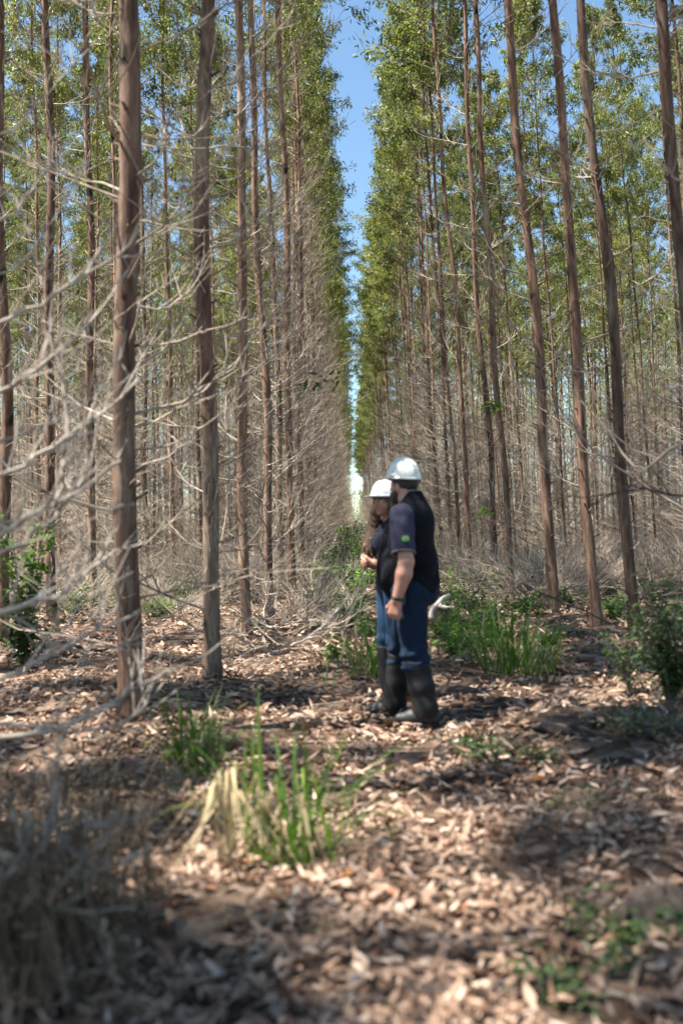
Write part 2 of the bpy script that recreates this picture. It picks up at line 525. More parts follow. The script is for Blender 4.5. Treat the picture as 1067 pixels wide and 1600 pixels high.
# ---- the near trees that can be told apart
HERO = [
    # px at base, distance, lean x, lean y, girth, n branches, label
    (207, 6.52, 0.011, 0.0, 1.02, 26, 'thick cream and brown eucalyptus trunk nearest the camera, left foreground'),
    (331, 8.8, 0.018, 0.01, .96, 30, 'dark brown eucalyptus trunk rising behind the left grass clump'),
    (386, 11.8, 0.010, 0.0, 0.86, 30, 'third trunk of the left corridor row, slim with a sunlit left edge'),
    (421, 14.6, 0.002, 0.0, 0.86, 32, 'fourth trunk of the left corridor row, leaning a little left'),
    (458, 17.6, 0.006, 0.0, 0.86, 34, 'fifth trunk of the left corridor row, just left of the dead brush heap'),
    (993, 11.3, -0.047, 0.0, .90, 18, 'reddish eucalyptus trunk leaning left, rightmost of the three thick right-hand trunks'),
    (934, 12.4, -0.043, 0.0, .90, 18, 'sunlit eucalyptus trunk, middle of the three thick right-hand trunks'),
    (868, 14.3, -0.042, 0.0, .98, 20, 'brown eucalyptus trunk, left one of the three thick right-hand trunks'),
    (800, 18.3, -0.032, 0.0, 0.92, 22, 'slim right-hand trunk with small green shoots halfway up'),
    (776, 20.7, -0.026, 0.0, 0.90, 20, 'slim right-hand trunk just left of the one with green shoots'),
    (738, 25.0, -0.034, 0.0, 0.90, 18, 'thin trunk nearest to the right of the person in the vest'),
    (4, 12.2, 0.022, 0.0, 1.05, 12, 'dark trunk cut by the left edge of the picture'),
    (82, 14.6, 0.012, 0.0, 1.0, 16, 'second trunk from the left edge, beside bright green leaves'),
    (146, 17.0, 0.010, 0.0, 0.95, 16, 'slim trunk just left of the nearest thick trunk'),
    (272, 24.6, 0.006, 0.0, 0.95, 14, 'thin trunk seen between the two thickest left trunks'),
    (1110, 8.6, -0.028, 0.0, 0.75, 8, 'dark trunk crossing the top right corner of the picture'),
]
HP = []
for i, (px, d, lx, ly, gi, nb, lab) in enumerate(HERO):
    x, y, z = gpt(px, d)
    HP.append((x, y))
    tree(x, y, lx, ly, 1.0 if i < 2 else 0.97 + 0.05 * math.sin(i * 2.1), lab, None, gi, nb, i)

# ---- the plantation grid around them
rg = np.random.default_rng(7)
cand = []
rows = [(-1.35, 200), (-4.4, 130), (-7.5, 85), (-10.6, 72), (-13.7, 66), (-16.8, 62), (-19.9, 60), (-23, 60),
        (3.05, 200), (6.1, 130), (9.2, 85), (12.3, 72), (15.4, 66), (18.5, 62), (21.6, 60)]
for rx, dmax in rows:
    y = 5.0 + rg.uniform(0, 2.4)
    first = abs(rx - 0.8) < 2.4
    while y < dmax:
        x = rx + rg.normal(0, 0.2)
        yy = y + rg.normal(0, 0.2)
        y += (2.55 if yy < 70 else 3.6) if first else (2.75 if yy < 60 else 4.2)
        if any((x - a) ** 2 + (yy - b) ** 2 < 2.0 ** 2 for a, b in HP):
            continue
        if first and yy < 19 and rx < 0: continue
        if first and yy < 27 and rx > 0: continue
        if not first and rg.uniform() < .10: continue
        px = 548 + x * FPX / yy
        if px < -170 - 900 / yy or px > 1067 + 170 + 900 / yy: continue
        cand.append((math.hypot(x, yy), x, yy, rx))
cand.sort()
cand = cand[:292]
for i, (dd, x, yy, rx) in enumerate(cand):
    left = rx < 0
    first = abs(rx - 0.8) < 2.4
    if first:
        g = ('trees of the left corridor row beyond the near ones', 'eucalyptus of the left corridor row, its trunk veiled by pale dead twigs') if left else \
            ('trees of the right corridor row beyond the near ones', 'slender eucalyptus of the right corridor row behind the two people, crown sunlit')
    elif dd < 32:
        g = ('nearer forest trees left of the corridor rows', 'slender eucalyptus standing in the second or third row behind the near left trunks') if left else \
            ('nearer forest trees right of the corridor rows', 'slender eucalyptus standing in the rows close behind the thick right-hand trunks')
    else:
        g = ('deep forest trees on the left', 'thin far eucalyptus deep in the crowded forest on the left') if left else \
            ('deep forest trees on the right', 'thin far eucalyptus deep in the crowded forest on the right')
    lean = (0.012 if left else -0.032) + rg.normal(0, 0.010)
    tree(x, yy, lean, rg.normal(0, 0.008), rg.uniform(0.93, 1.06) if first else rg.uniform(0.80, 0.95), g[1], g[0], rg.uniform(0.66, 0.95), 0, 100 + i, extra=first and left, cw=(.78 if yy < 48 else 1.0) if first else .85)

# ---- unseen trees added beyond the left edge so their thinned crowns dapple the foreground
for i, (x, y) in enumerate([(-4.4, 9.6), (-4.5, 6.9), (-4.3, 4.3), (-4.5, 1.6), (-4.4, -1.0), (-7.5, 12.0), (-7.4, 9.5), (-7.6, 6.7), (-7.4, 3.9), (-7.5, 1.2), (-7.5, -1.5),
                            (-10.6, 0.5), (-10.5, 3.2), (-10.7, 5.8), (-10.6, 8.5), (-10.5, 11.3), (-1.5, 0.9), (-1.4, -1.8)]):
    tree(x, y, 0.01 * math.sin(i * 3), 0.0, 0.95 + .02 * (i % 4), 'unseen plantation tree added beyond the left edge so its crown dapples the foreground',
         'unseen plantation trees added beyond the left edge', .85, 0, 900 + i, tangle=False, sparse=True)
# ---- the far wood that closes the view: one mass
G = Geo()
rf = np.random.default_rng(11)
spots = []
for k in range(520):
    yy = rf.uniform(56, 150)
    x = rf.choice([-1, 1]) * rf.uniform(3.2, 0.37 * yy + 4) + 0.8
    if abs(x - 0.8) < 6.5 and yy < 128: continue
    spots.append((x, yy))
spots += [(rf.uniform(-16, 16), rf.uniform(400, 440)) for _ in range(40)]
for x, yy in spots:
    Hh = rf.uniform(16.5, 19.5); far = yy > 300
    tube(G, [(x, yy, 0), (x + rf.normal(0, .2), yy, 9), (x + rf.normal(0, .3), yy, Hh - 1)], [0.085, 0.065, 0.02], 5, mat=1)
    for j in range(0 if far else 44):
        z = 13.5 * rf.uniform() ** 1.3 + .2; az = rf.uniform(0, 6.28); L = rf.uniform(0.8, 2.0)
        b = np.array([x, yy, z]); d = np.array([math.cos(az), math.sin(az), rf.uniform(.3, .9)])
        tube(G, [b, b + d * L * .5, b + d * L + np.array([0, 0, .2])], [0.016, 0.013, 0.008], 3, mat=2)
    n = 380
    u = rf.uniform(size=n) ** 0.8; az = rf.uniform(0, 6.28, n); zb = 3 if far else 11
    r = (1.8 * (1 - u ** 2.2) + .2) * np.sqrt(rf.uniform(size=n)) * (1.7 if far else 1)
    P = np.stack([x + r * np.cos(az), yy + r * np.sin(az), zb + (Hh - zb - .3) * u], 1)
    k_ = 2.2 if far else 1
    leaves(G, P, norm(rf.normal(size=(n, 3)) + np.array([0, 0, -.8])), rnd_dir(rf, n), k_ * rf.uniform(.25, .42, n), k_ * rf.uniform(.07, .12, n), rf.uniform(.1, .8, n), 0)
tag(link('distant_wood', G.mesh('distant_wood', [M['leaf'], M['bark'], M['twig']])),
    'far eucalyptus forest closing the view between the trunks', 'forest', kind='stuff')

# ------------------------------------------------------------------ leaf litter
rl = np.random.default_rng(21)
LM = []


def litter_leaf_mesh(i):
    G = Geo()
    r = np.random.default_rng(200 + i)
    t = [0.3, 0.45, 0.55, 0.65, 0.75, 0.85, 0.6, 0.5, 0.96, 0.2, 0.7, 0.8][i]
    leaves(G, [(0, 0, 0)], [(1, 0, 0.05)], [(0, 0, 1)], 0.12, r.uniform(0.034, 0.048), t, 0, r.uniform(-0.35, 0.35), r.uniform(-0.3, 0.4), True)
    return G.mesh('fallen_leaf', M['litter'])


LM = [litter_leaf_mesh(i) for i in range(12)]
SPECIAL = [(1000, 1452, 8, 1.0), (622, 1525, 0, 1.2), (905, 1195, 8, .9), (1050, 1392, 5, 1.1), (385, 1480, 5, 1.0)]
for px, py, k, s in SPECIAL:
    d = 2023 / (py - 838)
    x, y, z = gpt(px, d)
    link('fallen_leaf', LM[k], ground, (x, y, z + 0.035), (rl.uniform(-.4, .4), rl.uniform(-.4, .1), rl.uniform(0, 6.28)), s)
for i in range(290):
    d = 2.35 + 1.35 * rl.uniform() ** 1.1
    px = rl.uniform(-20, 1090)
    x, y, z = gpt(px, d)
    link('fallen_leaf', LM[[0, 1, 2, 3, 4, 5, 6, 7, 9, 10, 11][int(rl.integers(0, 11))] if rl.uniform() < .98 else 8], ground, (x, y, z + rl.uniform(0.015, 0.045)),
         (rl.normal(0, .35), rl.normal(0, .3), rl.uniform(0, 6.28)), rl.uniform(0.4, 0.75))
G = Geo()
for d0, d1, dens, sz in [(1.5, 5, 2300, .66), (5, 10, 900, .84), (10, 18, 260, 1.15), (18, 36, 80, 1.6)]:
    wa, wb = 0.40 * d0 + 1.2, 0.40 * d1 + 1.2
    n = int((d1 - d0) * (wa + wb) * dens)
    y = d0 + (d1 - d0) * np.sqrt(rl.uniform((wa / wb) ** 2, 1, n) ) if False else rl.uniform(d0, d1, n)
    x = rl.uniform(-1, 1, n) * (0.40 * y + 1.2)
    keep = rl.uniform(size=n) < 0.62 + 0.5 * np.sin(4.3 * x + 2.1 * y) * np.sin(3.7 * y - 1.8 * x + 2) + .3 * np.sin(9 * x - 5 * y)
    x, y = x[keep], y[keep]; n = len(x)
    a = rl.uniform(0, 6.28, n)
    D = np.stack([np.cos(a), np.sin(a), rl.normal(0, .28, n)], 1)
    N = norm(np.stack([rl.normal(0, .55, n), rl.normal(0, .55, n), np.ones(n)], 1))
    LL = sz * rl.uniform(0.045, 0.13, n)
    lift = np.abs(rl.normal(0, 0.024, n)) + 0.006
    tint = np.clip(rl.normal(0.50, 0.27, n), 0.02, 0.9)
    tint = np.where(rl.uniform(size=n) < 0.022, rl.uniform(0.92, 0.985, n), tint)
    leaves(G, np.stack([x, y, hgt(x, y) + lift], 1), D, N, LL, LL * rl.uniform(0.18, 0.38, n), tint, 0,
           rl.uniform(-0.45, 0.35, n), rl.uniform(-0.3, 0.45, n), True)
nb_ = 900                                                # shed bark strips
yb = 1.8 + 14 * rl.uniform(size=nb_) ** 1.4; xb = rl.uniform(-1, 1, nb_) * (0.4 * yb + 1.2); ab = rl.uniform(0, 6.28, nb_)
leaves(G, np.stack([xb, yb, hgt(xb, yb) + .03], 1), np.stack([np.cos(ab), np.sin(ab), rl.normal(0, .08, nb_)], 1), norm(np.stack([rl.normal(0, .5, nb_), rl.normal(0, .5, nb_), np.ones(nb_)], 1)),
       rl.uniform(.12, .38, nb_), rl.uniform(.012, .03, nb_), rl.choice([.1, .2, .35, .6], nb_), 0, rl.uniform(-.1, .15, nb_), .5, True)
for i in range(420):                                     # small twigs lying among the leaves
    y = 1.8 + 12 * rl.uniform() ** 1.5; x = rl.uniform(-1, 1) * (0.4 * y + 1)
    a = rl.uniform(0, 6.28); L = rl.uniform(0.08, 0.4)
    p = [(x + L * t * math.cos(a + .3 * t), y + L * t * math.sin(a + .3 * t)) for t in (0, .5, 1)]
    tube(G, [(q[0], q[1], float(hgt(*q)) + 0.03) for q in p], [0.005, 0.004, 0.002], 4, mat=1)
tag(link('leaf_litter', G.mesh('leaf_litter', [M['litter'], M['dead']]), ground), 'carpet of dry fallen eucalyptus leaves on the forest floor', kind='stuff')

# ------------------------------------------------------------------ plants
def blade_mesh(seed, L, W, droop, mat, tint, seg=7, lean=0.2, kink=None):
    r = np.random.default_rng(seed); G = Geo()
    s = np.linspace(0, 1, seg + 1)
    th = lean + droop * s ** 1.6
    if kink is not None:
        th = np.where(s < kink, lean, lean + droop)
    st = L / seg
    x = np.concatenate([[0], np.cumsum(np.sin(th[:-1]) * st)]); z = np.concatenate([[0], np.cumsum(np.cos(th[:-1]) * st)])
    w = W * np.where(s < 0.3, 0.65 + s * 1.15, np.clip(1 - ((s - 0.3) / 0.7) ** 2.2, 0, 1)) * 0.5
    yo = 0.02 * L * np.sin(s * 3 + r.uniform(0, 6))
    v = np.concatenate([np.stack([x, yo + w, z], 1), np.stack([x, yo * 1, z - 0.12 * w * 0], 1) + np.array([0, 0, -0.0]), np.stack([x, yo - w, z], 1)])
    v[seg + 1:2 * seg + 2, 0] -= 0.25 * w
    n = seg + 1; i = np.arange(seg)
    q = np.concatenate([np.stack([i, i + 1, n + i + 1, n + i], 1), np.stack([n + i, n + i + 1, 2 * n + i + 1, 2 * n + i], 1)])
    G.add(v, q, None, tint)
    return G.mesh('blade', M[mat])


GB = [blade_mesh(300 + i, 0.5, 0.015, [0.35, 0.6, 0.9, 1.3, 0.2, 1.7, 0.5, 2.1][i], 'grass', [0.3, 0.5, 0.6, 0.4, 0.7, 0.55, 0.9, 0.8][i], lean=[.08, .2, .3, .35, .12, .4, .25, .45][i]) for i in range(8)]
SB = [blade_mesh(320 + i, 0.5, 0.016, [2.0, 2.1, 2.3, 2.5, 2.2, 2.05][i], 'straw', [0.5, 0.75, 0.9, 0.6, 0.8, 0.3][i], lean=[.1, .3, .2, .38, .15, .26][i], kink=[.5, .45, .48, .53, .42, .5][i]) for i in range(6)]


def grass_clump(px, d, n, hmin, hmax, spread, label, seed, straw=0.0, zoff=0.0, group=None, hi=None):
    r = np.random.default_rng(seed)
    x, y, z = gpt(px, d)
    t = thing('grass_clump', label, 'grass', (x, y, z + zoff), group=group)
    for i in range(n):
        a = r.uniform(0, 6.28); rr = spread * math.sqrt(r.uniform())
        ox, oy = rr * math.cos(a), rr * math.sin(a)
        s = r.uniform(hmin, hmax) / 0.5
        dry = r.uniform() < straw
        me = SB[int(r.integers(0, 6))] if dry else GB[int(r.integers(0, 8))]
        link('blade', me, t, (ox, oy, float(hgt(x + ox, y + oy)) - z - 0.01), (r.normal(0, .16), r.normal(0, .16), a + r.normal(0, .9)),
             (s, s * r.uniform(.5, 1.0), s))
    return t


def leafy(name, label, cat, px, d, h, rad, nst, per, L, W, mat, seed, group=None, z=None, droop=0.3, stemmat='twig', x=None, lean=0.5):
    """a shrub or herb: stems that spread and leaves along them"""
    r = np.random.default_rng(seed)
    if x is None: x, y, zz = gpt(px, d)
    else: y, zz = d, float(hgt(x, d))
    t = thing(name, label, cat, (x, y, zz), group=group)
    G1, G2 = Geo(), Geo(); P, D, N = [], [], []
    for i in range(nst):
        a = r.uniform(0, 6.28); hh = h * r.uniform(0.55, 1.0); sp = rad * r.uniform(0.25, 1.0)
        s = np.linspace(0, 1, 6)
        p = np.stack([sp * math.cos(a) * s ** (1 + lean) + r.normal(0, .015, 6), sp * math.sin(a) * s ** (1 + lean) + r.normal(0, .015, 6), hh * (s - 0.12 * s * s)], 1)
        p[0] = (r.normal(0, .02), r.normal(0, .02), -0.03)
        tube(G1, p, 0.006 * (1 - 0.75 * s) * max(1, h), 4)
        for j in range(per):
            tt = r.uniform(0.2, 1.0) * 4.999; k = int(tt); f = tt - k
            P.append(p[k] * (1 - f) + p[k + 1] * f + r.normal(0, .02 + 0.05 * rad, 3))
            az = r.uniform(0, 6.28)
            D.append((math.cos(az), math.sin(az), r.uniform(-droop - .3, .6 - droop)))
            N.append((r.normal(0, .5), r.normal(0, .5), 1))
    n = len(P)
    leaves(G2, P, np.array(D), norm(np.array(N)), L * r.uniform(.6, 1.1, n), W * r.uniform(.7, 1.1, n), np.clip(r.normal(.5, .22, n), 0, 1), 0, r.uniform(0, .3, n), .2, True)
    link('stem', G1.mesh('stem', M[stemmat]), t)
    link('foliage', G2.mesh('foliage', M[mat]), t)
    return t


grass_clump(308, 5.25, 80, 0.3, 0.62, 0.12, 'dark green grass clump at the foot of the second thick trunk', 1, 0.04)
gB = grass_clump(458, 3.85, 90, 0.25, 0.68, 0.17, 'bright green grass clump in the foreground beside the drooping straw', 2, 0.22)
bt = blade_mesh(340, 0.72, 0.021, 0.12, 'grass', 0.75, lean=0.02)
p0 = gpt(452, 3.85)
for px, k in ((402, 1.0), (378, .72), (392, .8)):
    x, y, z = gpt(px, 3.85)
    link('blade', bt, gB, (x - p0[0], 0.02, 0), (0.02, -0.01, 1.4 + (px - 400) * .01), k)
t = thing('dry_grass_tuft', 'pale straw tuft folded over and drooping beside the green clump', 'grass', gpt(366, 3.62))
r_ = np.random.default_rng(5)
for i in range(24):
    a = r_.uniform(0, 6.28); s = r_.uniform(1.05, 1.4)
    link('blade', SB[int(r_.integers(0, 6))], t, (r_.normal(-.01, .018), r_.normal(0, .018), 0.0), (r_.normal(0, .08), r_.normal(0, .08), a), (s * .95, s * .55, s * 1.1))
grass_clump(812, 8.8, 150, 0.35, 0.85, 0.33, 'tall dark green grass clump to the right behind the vested person', 3, 0.12)
grass_clump(745, 10.4, 90, 0.3, 0.7, 0.4, 'low green grass just at the back of the vested person', 13, 0.05)
grass_clump(578, 8.6, 60, 0.4, 0.8, 0.16, 'yellow green grass standing left of the legs of the people', 4, 0.12)
grass_clump(512, 8.4, 10, 0.2, 0.42, 0.05, 'few thin grass blades left of the people near the brush heap', 6, 0.1)
grass_clump(600, 4.1, 9, 0.12, 0.28, 0.06, 'thin green sprout standing in the sunlit foreground litter', 8, 0.0)
grass_clump(548, 4.6, 5, 0.2, 0.34, 0.03, 'few lone grass blades leaning beyond the bright green clump', 9, 0.0)
grass_clump(510, 5.6, 14, 0.15, 0.3, 0.1, 'short grass in the shadow between clump and people', 10, 0.1)
grass_clump(470, 3.05, 12, 0.08, 0.16, 0.14, 'short low grass at the bottom centre of the foreground', 12, 0.2)

leafy('shrub', 'dark green leafy shrub at the right edge', 'shrub', 1052, 6.7, 1.0, 0.42, 30, 50, 0.075, 0.026, 'shrub', 31)
leafy('shrub', 'small dark shrub in front of the rightmost thick trunk', 'shrub', 985, 7.6, 0.65, 0.3, 10, 30, 0.06, 0.02, 'shrub', 32)
leafy('shrub', 'bright sunlit broadleaf bush at the left edge, upper one', 'shrub', 40, 11.0, 2.0, 0.4, 14, 36, 0.11, 0.06, 'bright', 33)
leafy('shrub', 'shaded green bush at the left edge below the bright leaves', 'shrub', 36, 10.2, 0.9, 0.45, 14, 36, 0.10, 0.05, 'shrub', 34)
leafy('herb', 'low fern like green plant on the litter right of the boots', 'plant', 765, 5.7, 0.10, 0.30, 16, 26, 0.06, 0.02, 'shrub', 35, lean=0.0)
leafy('herb', 'small green patch on the litter beside the leaf hump', 'plant', 845, 5.55, 0.09, 0.14, 9, 18, 0.05, 0.018, 'shrub', 36, lean=0.0)
leafy('herb', 'dark green creeping plant at the lower right corner', 'plant', 1000, 3.05, 0.08, 0.26, 18, 28, 0.05, 0.018, 'shrub', 37, lean=0.0)
leafy('herb', 'low dark green weed near the bottom edge, right of centre', 'plant', 880, 2.75, 0.06, 0.2, 14, 22, 0.045, 0.016, 'shrub', 38, lean=0.0)
leafy('herb', 'creeping green weed in the shade right of the sunlit litter', 'plant', 890, 4.6, 0.09, 0.2, 12, 20, 0.045, 0.016, 'shrub', 39, lean=0.0)
leafy('herb', 'green seedling with broad leaves at the left of the long-haired person', 'plant', 520, 9.4, 0.42, 0.12, 5, 12, 0.11, 0.045, 'bright', 40)
leafy('herb', 'green herb with pale leaves at the back of the vested person', 'plant', 708, 9.6, 0.45, 0.28, 10, 18, 0.10, 0.035, 'bright', 41)
leafy('herb', 'grass green weeds low at the right edge below the dark shrub', 'plant', 1000, 5.9, 0.16, 0.35, 20, 20, 0.05, 0.016, 'shrub', 42, lean=0.0)
k = 0
ru = np.random.default_rng(77)
for px, d, h, rad, mat in [(552, 13.5, .5, .35, 'shrub'), (560, 17, .9, .5, 'bright'), (545, 22, 1.5, .7, 'shrub'), (566, 26, 1.6, .8, 'bright'), (535, 30, 1.7, .8, 'shrub'),
                           (556, 38, 2.0, 1.0, 'bright'), (545, 52, 2.2, 1.3, 'shrub'), (553, 75, 2.6, 1.6, 'shrub'), (505, 19, .8, .5, 'bright'), (520, 25, 1.2, .6, 'shrub'), (500, 15.5, .5, .4, 'shrub'), (549, 120, 3.5, 2.4, 'shrub'), (549, 190, 5.0, 4.0, 'shrub')]:
    leafy('shrub', 'green bush growing along the open corridor behind the long-haired person', 'shrub', px, d, h, rad, 18, 30, 0.085 + d * .0016, 0.03 + d * .001, mat, 500 + k, 'bushes along the corridor'); k += 1
for px, d, h, rad, mat in [(700, 13, .7, .4, 'bright'), (735, 14.5, .8, .5, 'shrub'), (760, 12.5, .6, .5, 'shrub'), (775, 17, .9, .5, 'shrub'), (830, 18, .8, .6, 'shrub'), (690, 18, 1.0, .6, 'shrub'), (900, 19, .7, .6, 'shrub'), (950, 17, .6, .6, 'shrub'), (1010, 20, .8, .7, 'bright'), (850, 24, 1.0, .8, 'shrub'), (760, 28, 1.3, .8, 'shrub'), (690, 30, 1.6, .8, 'bright'), (655, 26, 1.3, .6, 'bright'), (820, 14.5, .5, .5, 'bright'), (890, 14.8, .45, .5, 'shrub'), (960, 13.5, .4, .4, 'bright')]:
    leafy('shrub', 'low green undergrowth bush between the people and the right-hand trunks', 'shrub', px, d, h * .9, rad, 12, 24, 0.09, 0.032, mat, 520 + k, 'undergrowth bushes on the right'); k += 1
for px, d, h, rad, mat in [(110, 15, .7, .6, 'shrub'), (180, 16.5, .8, .6, 'shrub'), (250, 15.5, .45, .5, 'bright'), (290, 18, .5, .6, 'shrub'), (160, 21, 1.0, .7, 'shrub'), (350, 20, .8, .6, 'shrub')]:
    leafy('shrub', 'low green undergrowth bush on the floor between the left trunks', 'shrub', px, d, h, rad, 13, 34, 0.09, 0.038, mat, 540 + k, 'undergrowth bushes on the left'); k += 1

for px, d, h, rad, mat in [(590, 11.5, .35, .3, 'bright'), (560, 12.2, .45, .3, 'shrub'), (690, 11.2, .4, .35, 'shrub'), (725, 10.8, .45, .35, 'bright'), (770, 11.5, .4, .4, 'shrub'), (860, 10.6, .3, .35, 'shrub'), (545, 15, .7, .5, 'bright'), (720, 17, .9, .5, 'bright')]:
    leafy('herb', 'low leafy weeds on the path close behind the two people', 'plant', px, d, h, rad, 12, 22, 0.075, 0.028, mat, 560 + k, 'weeds behind the people'); k += 1
# green shoots on trunks: thin leafy twigs that hang in the air by their own stem from the tree
def shoot(pa, pb, n, L, W, mat, seed, label):
    r = np.random.default_rng(seed); G = Geo()
    pa, pb = np.array(pa), np.array(pb)
    s = np.linspace(0, 1, 6)[:, None]
    p = pa + (pb - pa) * s + np.array([0, 0, 0.1]) * np.sin(s * 3.14)
    tube(G, p, 0.008 * (1 - .7 * s[:, 0]), 5, mat=1)
    t = r.uniform(0.35, 1, n) * 4.999; k = t.astype(int); f = (t - k)[:, None]
    P = p[k] * (1 - f) + p[k + 1] * f + r.normal(0, .06, (n, 3))
    leaves(G, P, r.normal(size=(n, 3)) + np.array([.4, 0, -.2]), norm(r.normal(size=(n, 3)) + np.array([0, 0, 1.])), L * r.uniform(.7, 1.1, n), W, np.clip(r.normal(.5, .2, n), 0, 1), 0, .15, .2, True)
    o = link('leafy_branch', G.mesh('leafy_branch', [M[mat], M['twig']]))
    return tag(o, label, 'branch')


x5, y5 = HP[3]
shoot((x5, y5, 3.0), at(528, 590, 13.6), 34, .14, .045, 'shrub', 61, 'leafy green twig hanging against the sky gap left of the people')
x8, y8 = HP[8]
shoot((x8 - .6, y8, 3.4), at(786, 640, 18.1), 26, .16, .05, 'bright', 62, 'small green shoot on the slim trunk right of the vested person')
shoot((HP[9][0], HP[9][1], 1.6), at(745, 812, 20.3), 20, .16, .05, 'bright', 63, 'low green shoot between the slim trunks right of the vested person')

# ------------------------------------------------------------------ near dead branches reaching in from the left
def smooth_path(pts, n=14):
    pts = np.array(pts, float)
    t = np.linspace(0, len(pts) - 1, n); out = []
    for u in t:
        i = min(int(u), len(pts) - 2); f = u - i
        p0, p1, p2, p3 = pts[max(i - 1, 0)], pts[i], pts[i + 1], pts[min(i + 2, len(pts) - 1)]
        out.append(0.5 * ((2 * p1) + (-p0 + p2) * f + (2 * p0 - 5 * p1 + 4 * p2 - p3) * f * f + (-p0 + 3 * p1 - 3 * p2 + p3) * f ** 3))
    return np.array(out)


def arc_branch(parent, origin, pix, r0, seed, mat='dead', name='dead_branch', twigs=5, root=None):
    r = np.random.default_rng(seed); G = Geo()
    pts = [at(*p) for p in pix]
    if root is not None: pts = [np.array(root)] + pts
    p = smooth_path(pts) - np.array(origin)
    s = np.linspace(0, 1, len(p))
    p = p + r.normal(0, .006, p.shape)
    tube(G, p, r0 * (1 - .7 * s), 7, cap=True)
    for i in range(twigs):
        k = int(r.integers(3, len(p) - 2)); d = p[k + 1] - p[k]; d = d / np.linalg.norm(d)
        dr = norm(d + r.normal(0, .55, 3) + np.array([0, 0, .35])); L = r.uniform(.12, .5)
        q = [p[k], p[k] + dr * L * .5 + r.normal(0, .01, 3), p[k] + dr * L + np.array([0, 0, .06])]
        tube(G, q, np.array([.45, .3, .12]) * r0, 5)
    return link(name, G.mesh(name, M[mat]), parent)


tx, ty, tz = gpt(-150, 4.7)
near = thing('eucalyptus_tree', 'near tree outside the left edge whose bare grey branches arch into view', 'tree', (tx, ty, tz))
link('trunk', TRUNKS[2], near, rot=(0, 0, 1.0))
link('crown', CROWNS[3], near)
tag(link('branch_tangle', TANGLES_HI[1], near), kind='stuff')
ARCS = [
    ([(0, 502, 3.8), (70, 470, 3.8), (130, 430, 3.9), (190, 392, 4.0), (235, 340, 4.1)], .012),
    ([(0, 300, 4.2), (40, 345, 4.1), (72, 460, 3.9)], .007),
    ([(0, 610, 3.7), (50, 580, 3.7), (95, 548, 3.8), (150, 495, 3.9), (200, 420, 4.1)], .013),
    ([(0, 745, 3.6), (60, 712, 3.6), (130, 668, 3.8), (200, 610, 4.0), (260, 560, 4.2)], .012),
    ([(0, 838, 3.6), (75, 792, 3.6), (130, 762, 3.7), (190, 715, 3.9)], .015),
    ([(70, 800, 3.6), (97, 730, 3.7), (107, 660, 3.8), (96, 580, 3.9), (80, 520, 4.0)], .011),
    ([(0, 865, 3.5), (50, 835, 3.5), (95, 800, 3.6), (150, 735, 3.8)], .011),
    ([(0, 955, 3.5), (60, 938, 3.5), (115, 912, 3.6), (165, 870, 3.8), (235, 845, 4.0)], .014),
    ([(0, 1062, 3.5), (60, 1035, 3.5), (140, 992, 3.6), (220, 952, 3.8)], .012),
    ([(0, 1150, 3.4), (60, 1146, 3.4), (120, 1130, 3.5), (180, 1090, 3.6), (240, 1062, 3.8), (275, 1040, 4.0)], .014),
    ([(0, 1128, 3.6), (100, 1142, 3.6), (170, 1136, 3.7), (215, 1115, 3.8), (260, 1065, 4.0)], .011),
    ([(0, 960, 4.2), (90, 1010, 4.2), (160, 1012, 4.2), (225, 1003, 4.3)], .009),
    ([(0, 345, 4.4), (45, 300, 4.5), (110, 215, 4.7)], .008),
    ([(0, 210, 4.4), (60, 160, 4.6), (150, 60, 4.9)], .008),
    ([(0, 430, 4.3), (60, 375, 4.4), (110, 300, 4.6), (130, 250, 4.8)], .008),
    ([(0, 690, 4.2), (100, 650, 4.3), (165, 600, 4.4), (190, 540, 4.6)], .009),
]
for i, (pix, r0) in enumerate(ARCS):
    pix = [(a_, b_, c_ * 1.2) for a_, b_, c_ in pix]
    p0_ = at(*pix[0])
    root = (tx + 0.05, ty, max(p0_[2] - 0.12, 0.12))
    arc_branch(near, (tx, ty, tz), pix, r0, 700 + i, 'arc', twigs=12, root=root)
# a dark cut limb with fresh side leaves at the right edge
limb = thing('eucalyptus_tree', 'near tree outside the right edge with one dark limb reaching in', 'tree', gpt(1230, 5.6))
lx_, ly_, lz_ = limb.location
link('trunk', TRUNKS[4], limb); link('crown', CROWNS[1], limb)
arc_branch(limb, (lx_, ly_, lz_), [(1067, 775, 5.6), (1020, 765, 5.6), (960, 770, 5.7), (925, 790, 5.8)], .011, 760, 'darkwood', root=(lx_, ly_, 1.5))
arc_branch(limb, (lx_, ly_, lz_), [(1067, 280, 6), (1040, 262, 6), (1005, 215, 6.2)], .010, 761, root=(lx_, ly_, 3.2))
arc_branch(limb, (lx_, ly_, lz_), [(1067, 690, 6), (1000, 735, 6.3), (940, 660, 6.8), (880, 600, 7.5)], .012, 762, root=(lx_, ly_, 1.6))

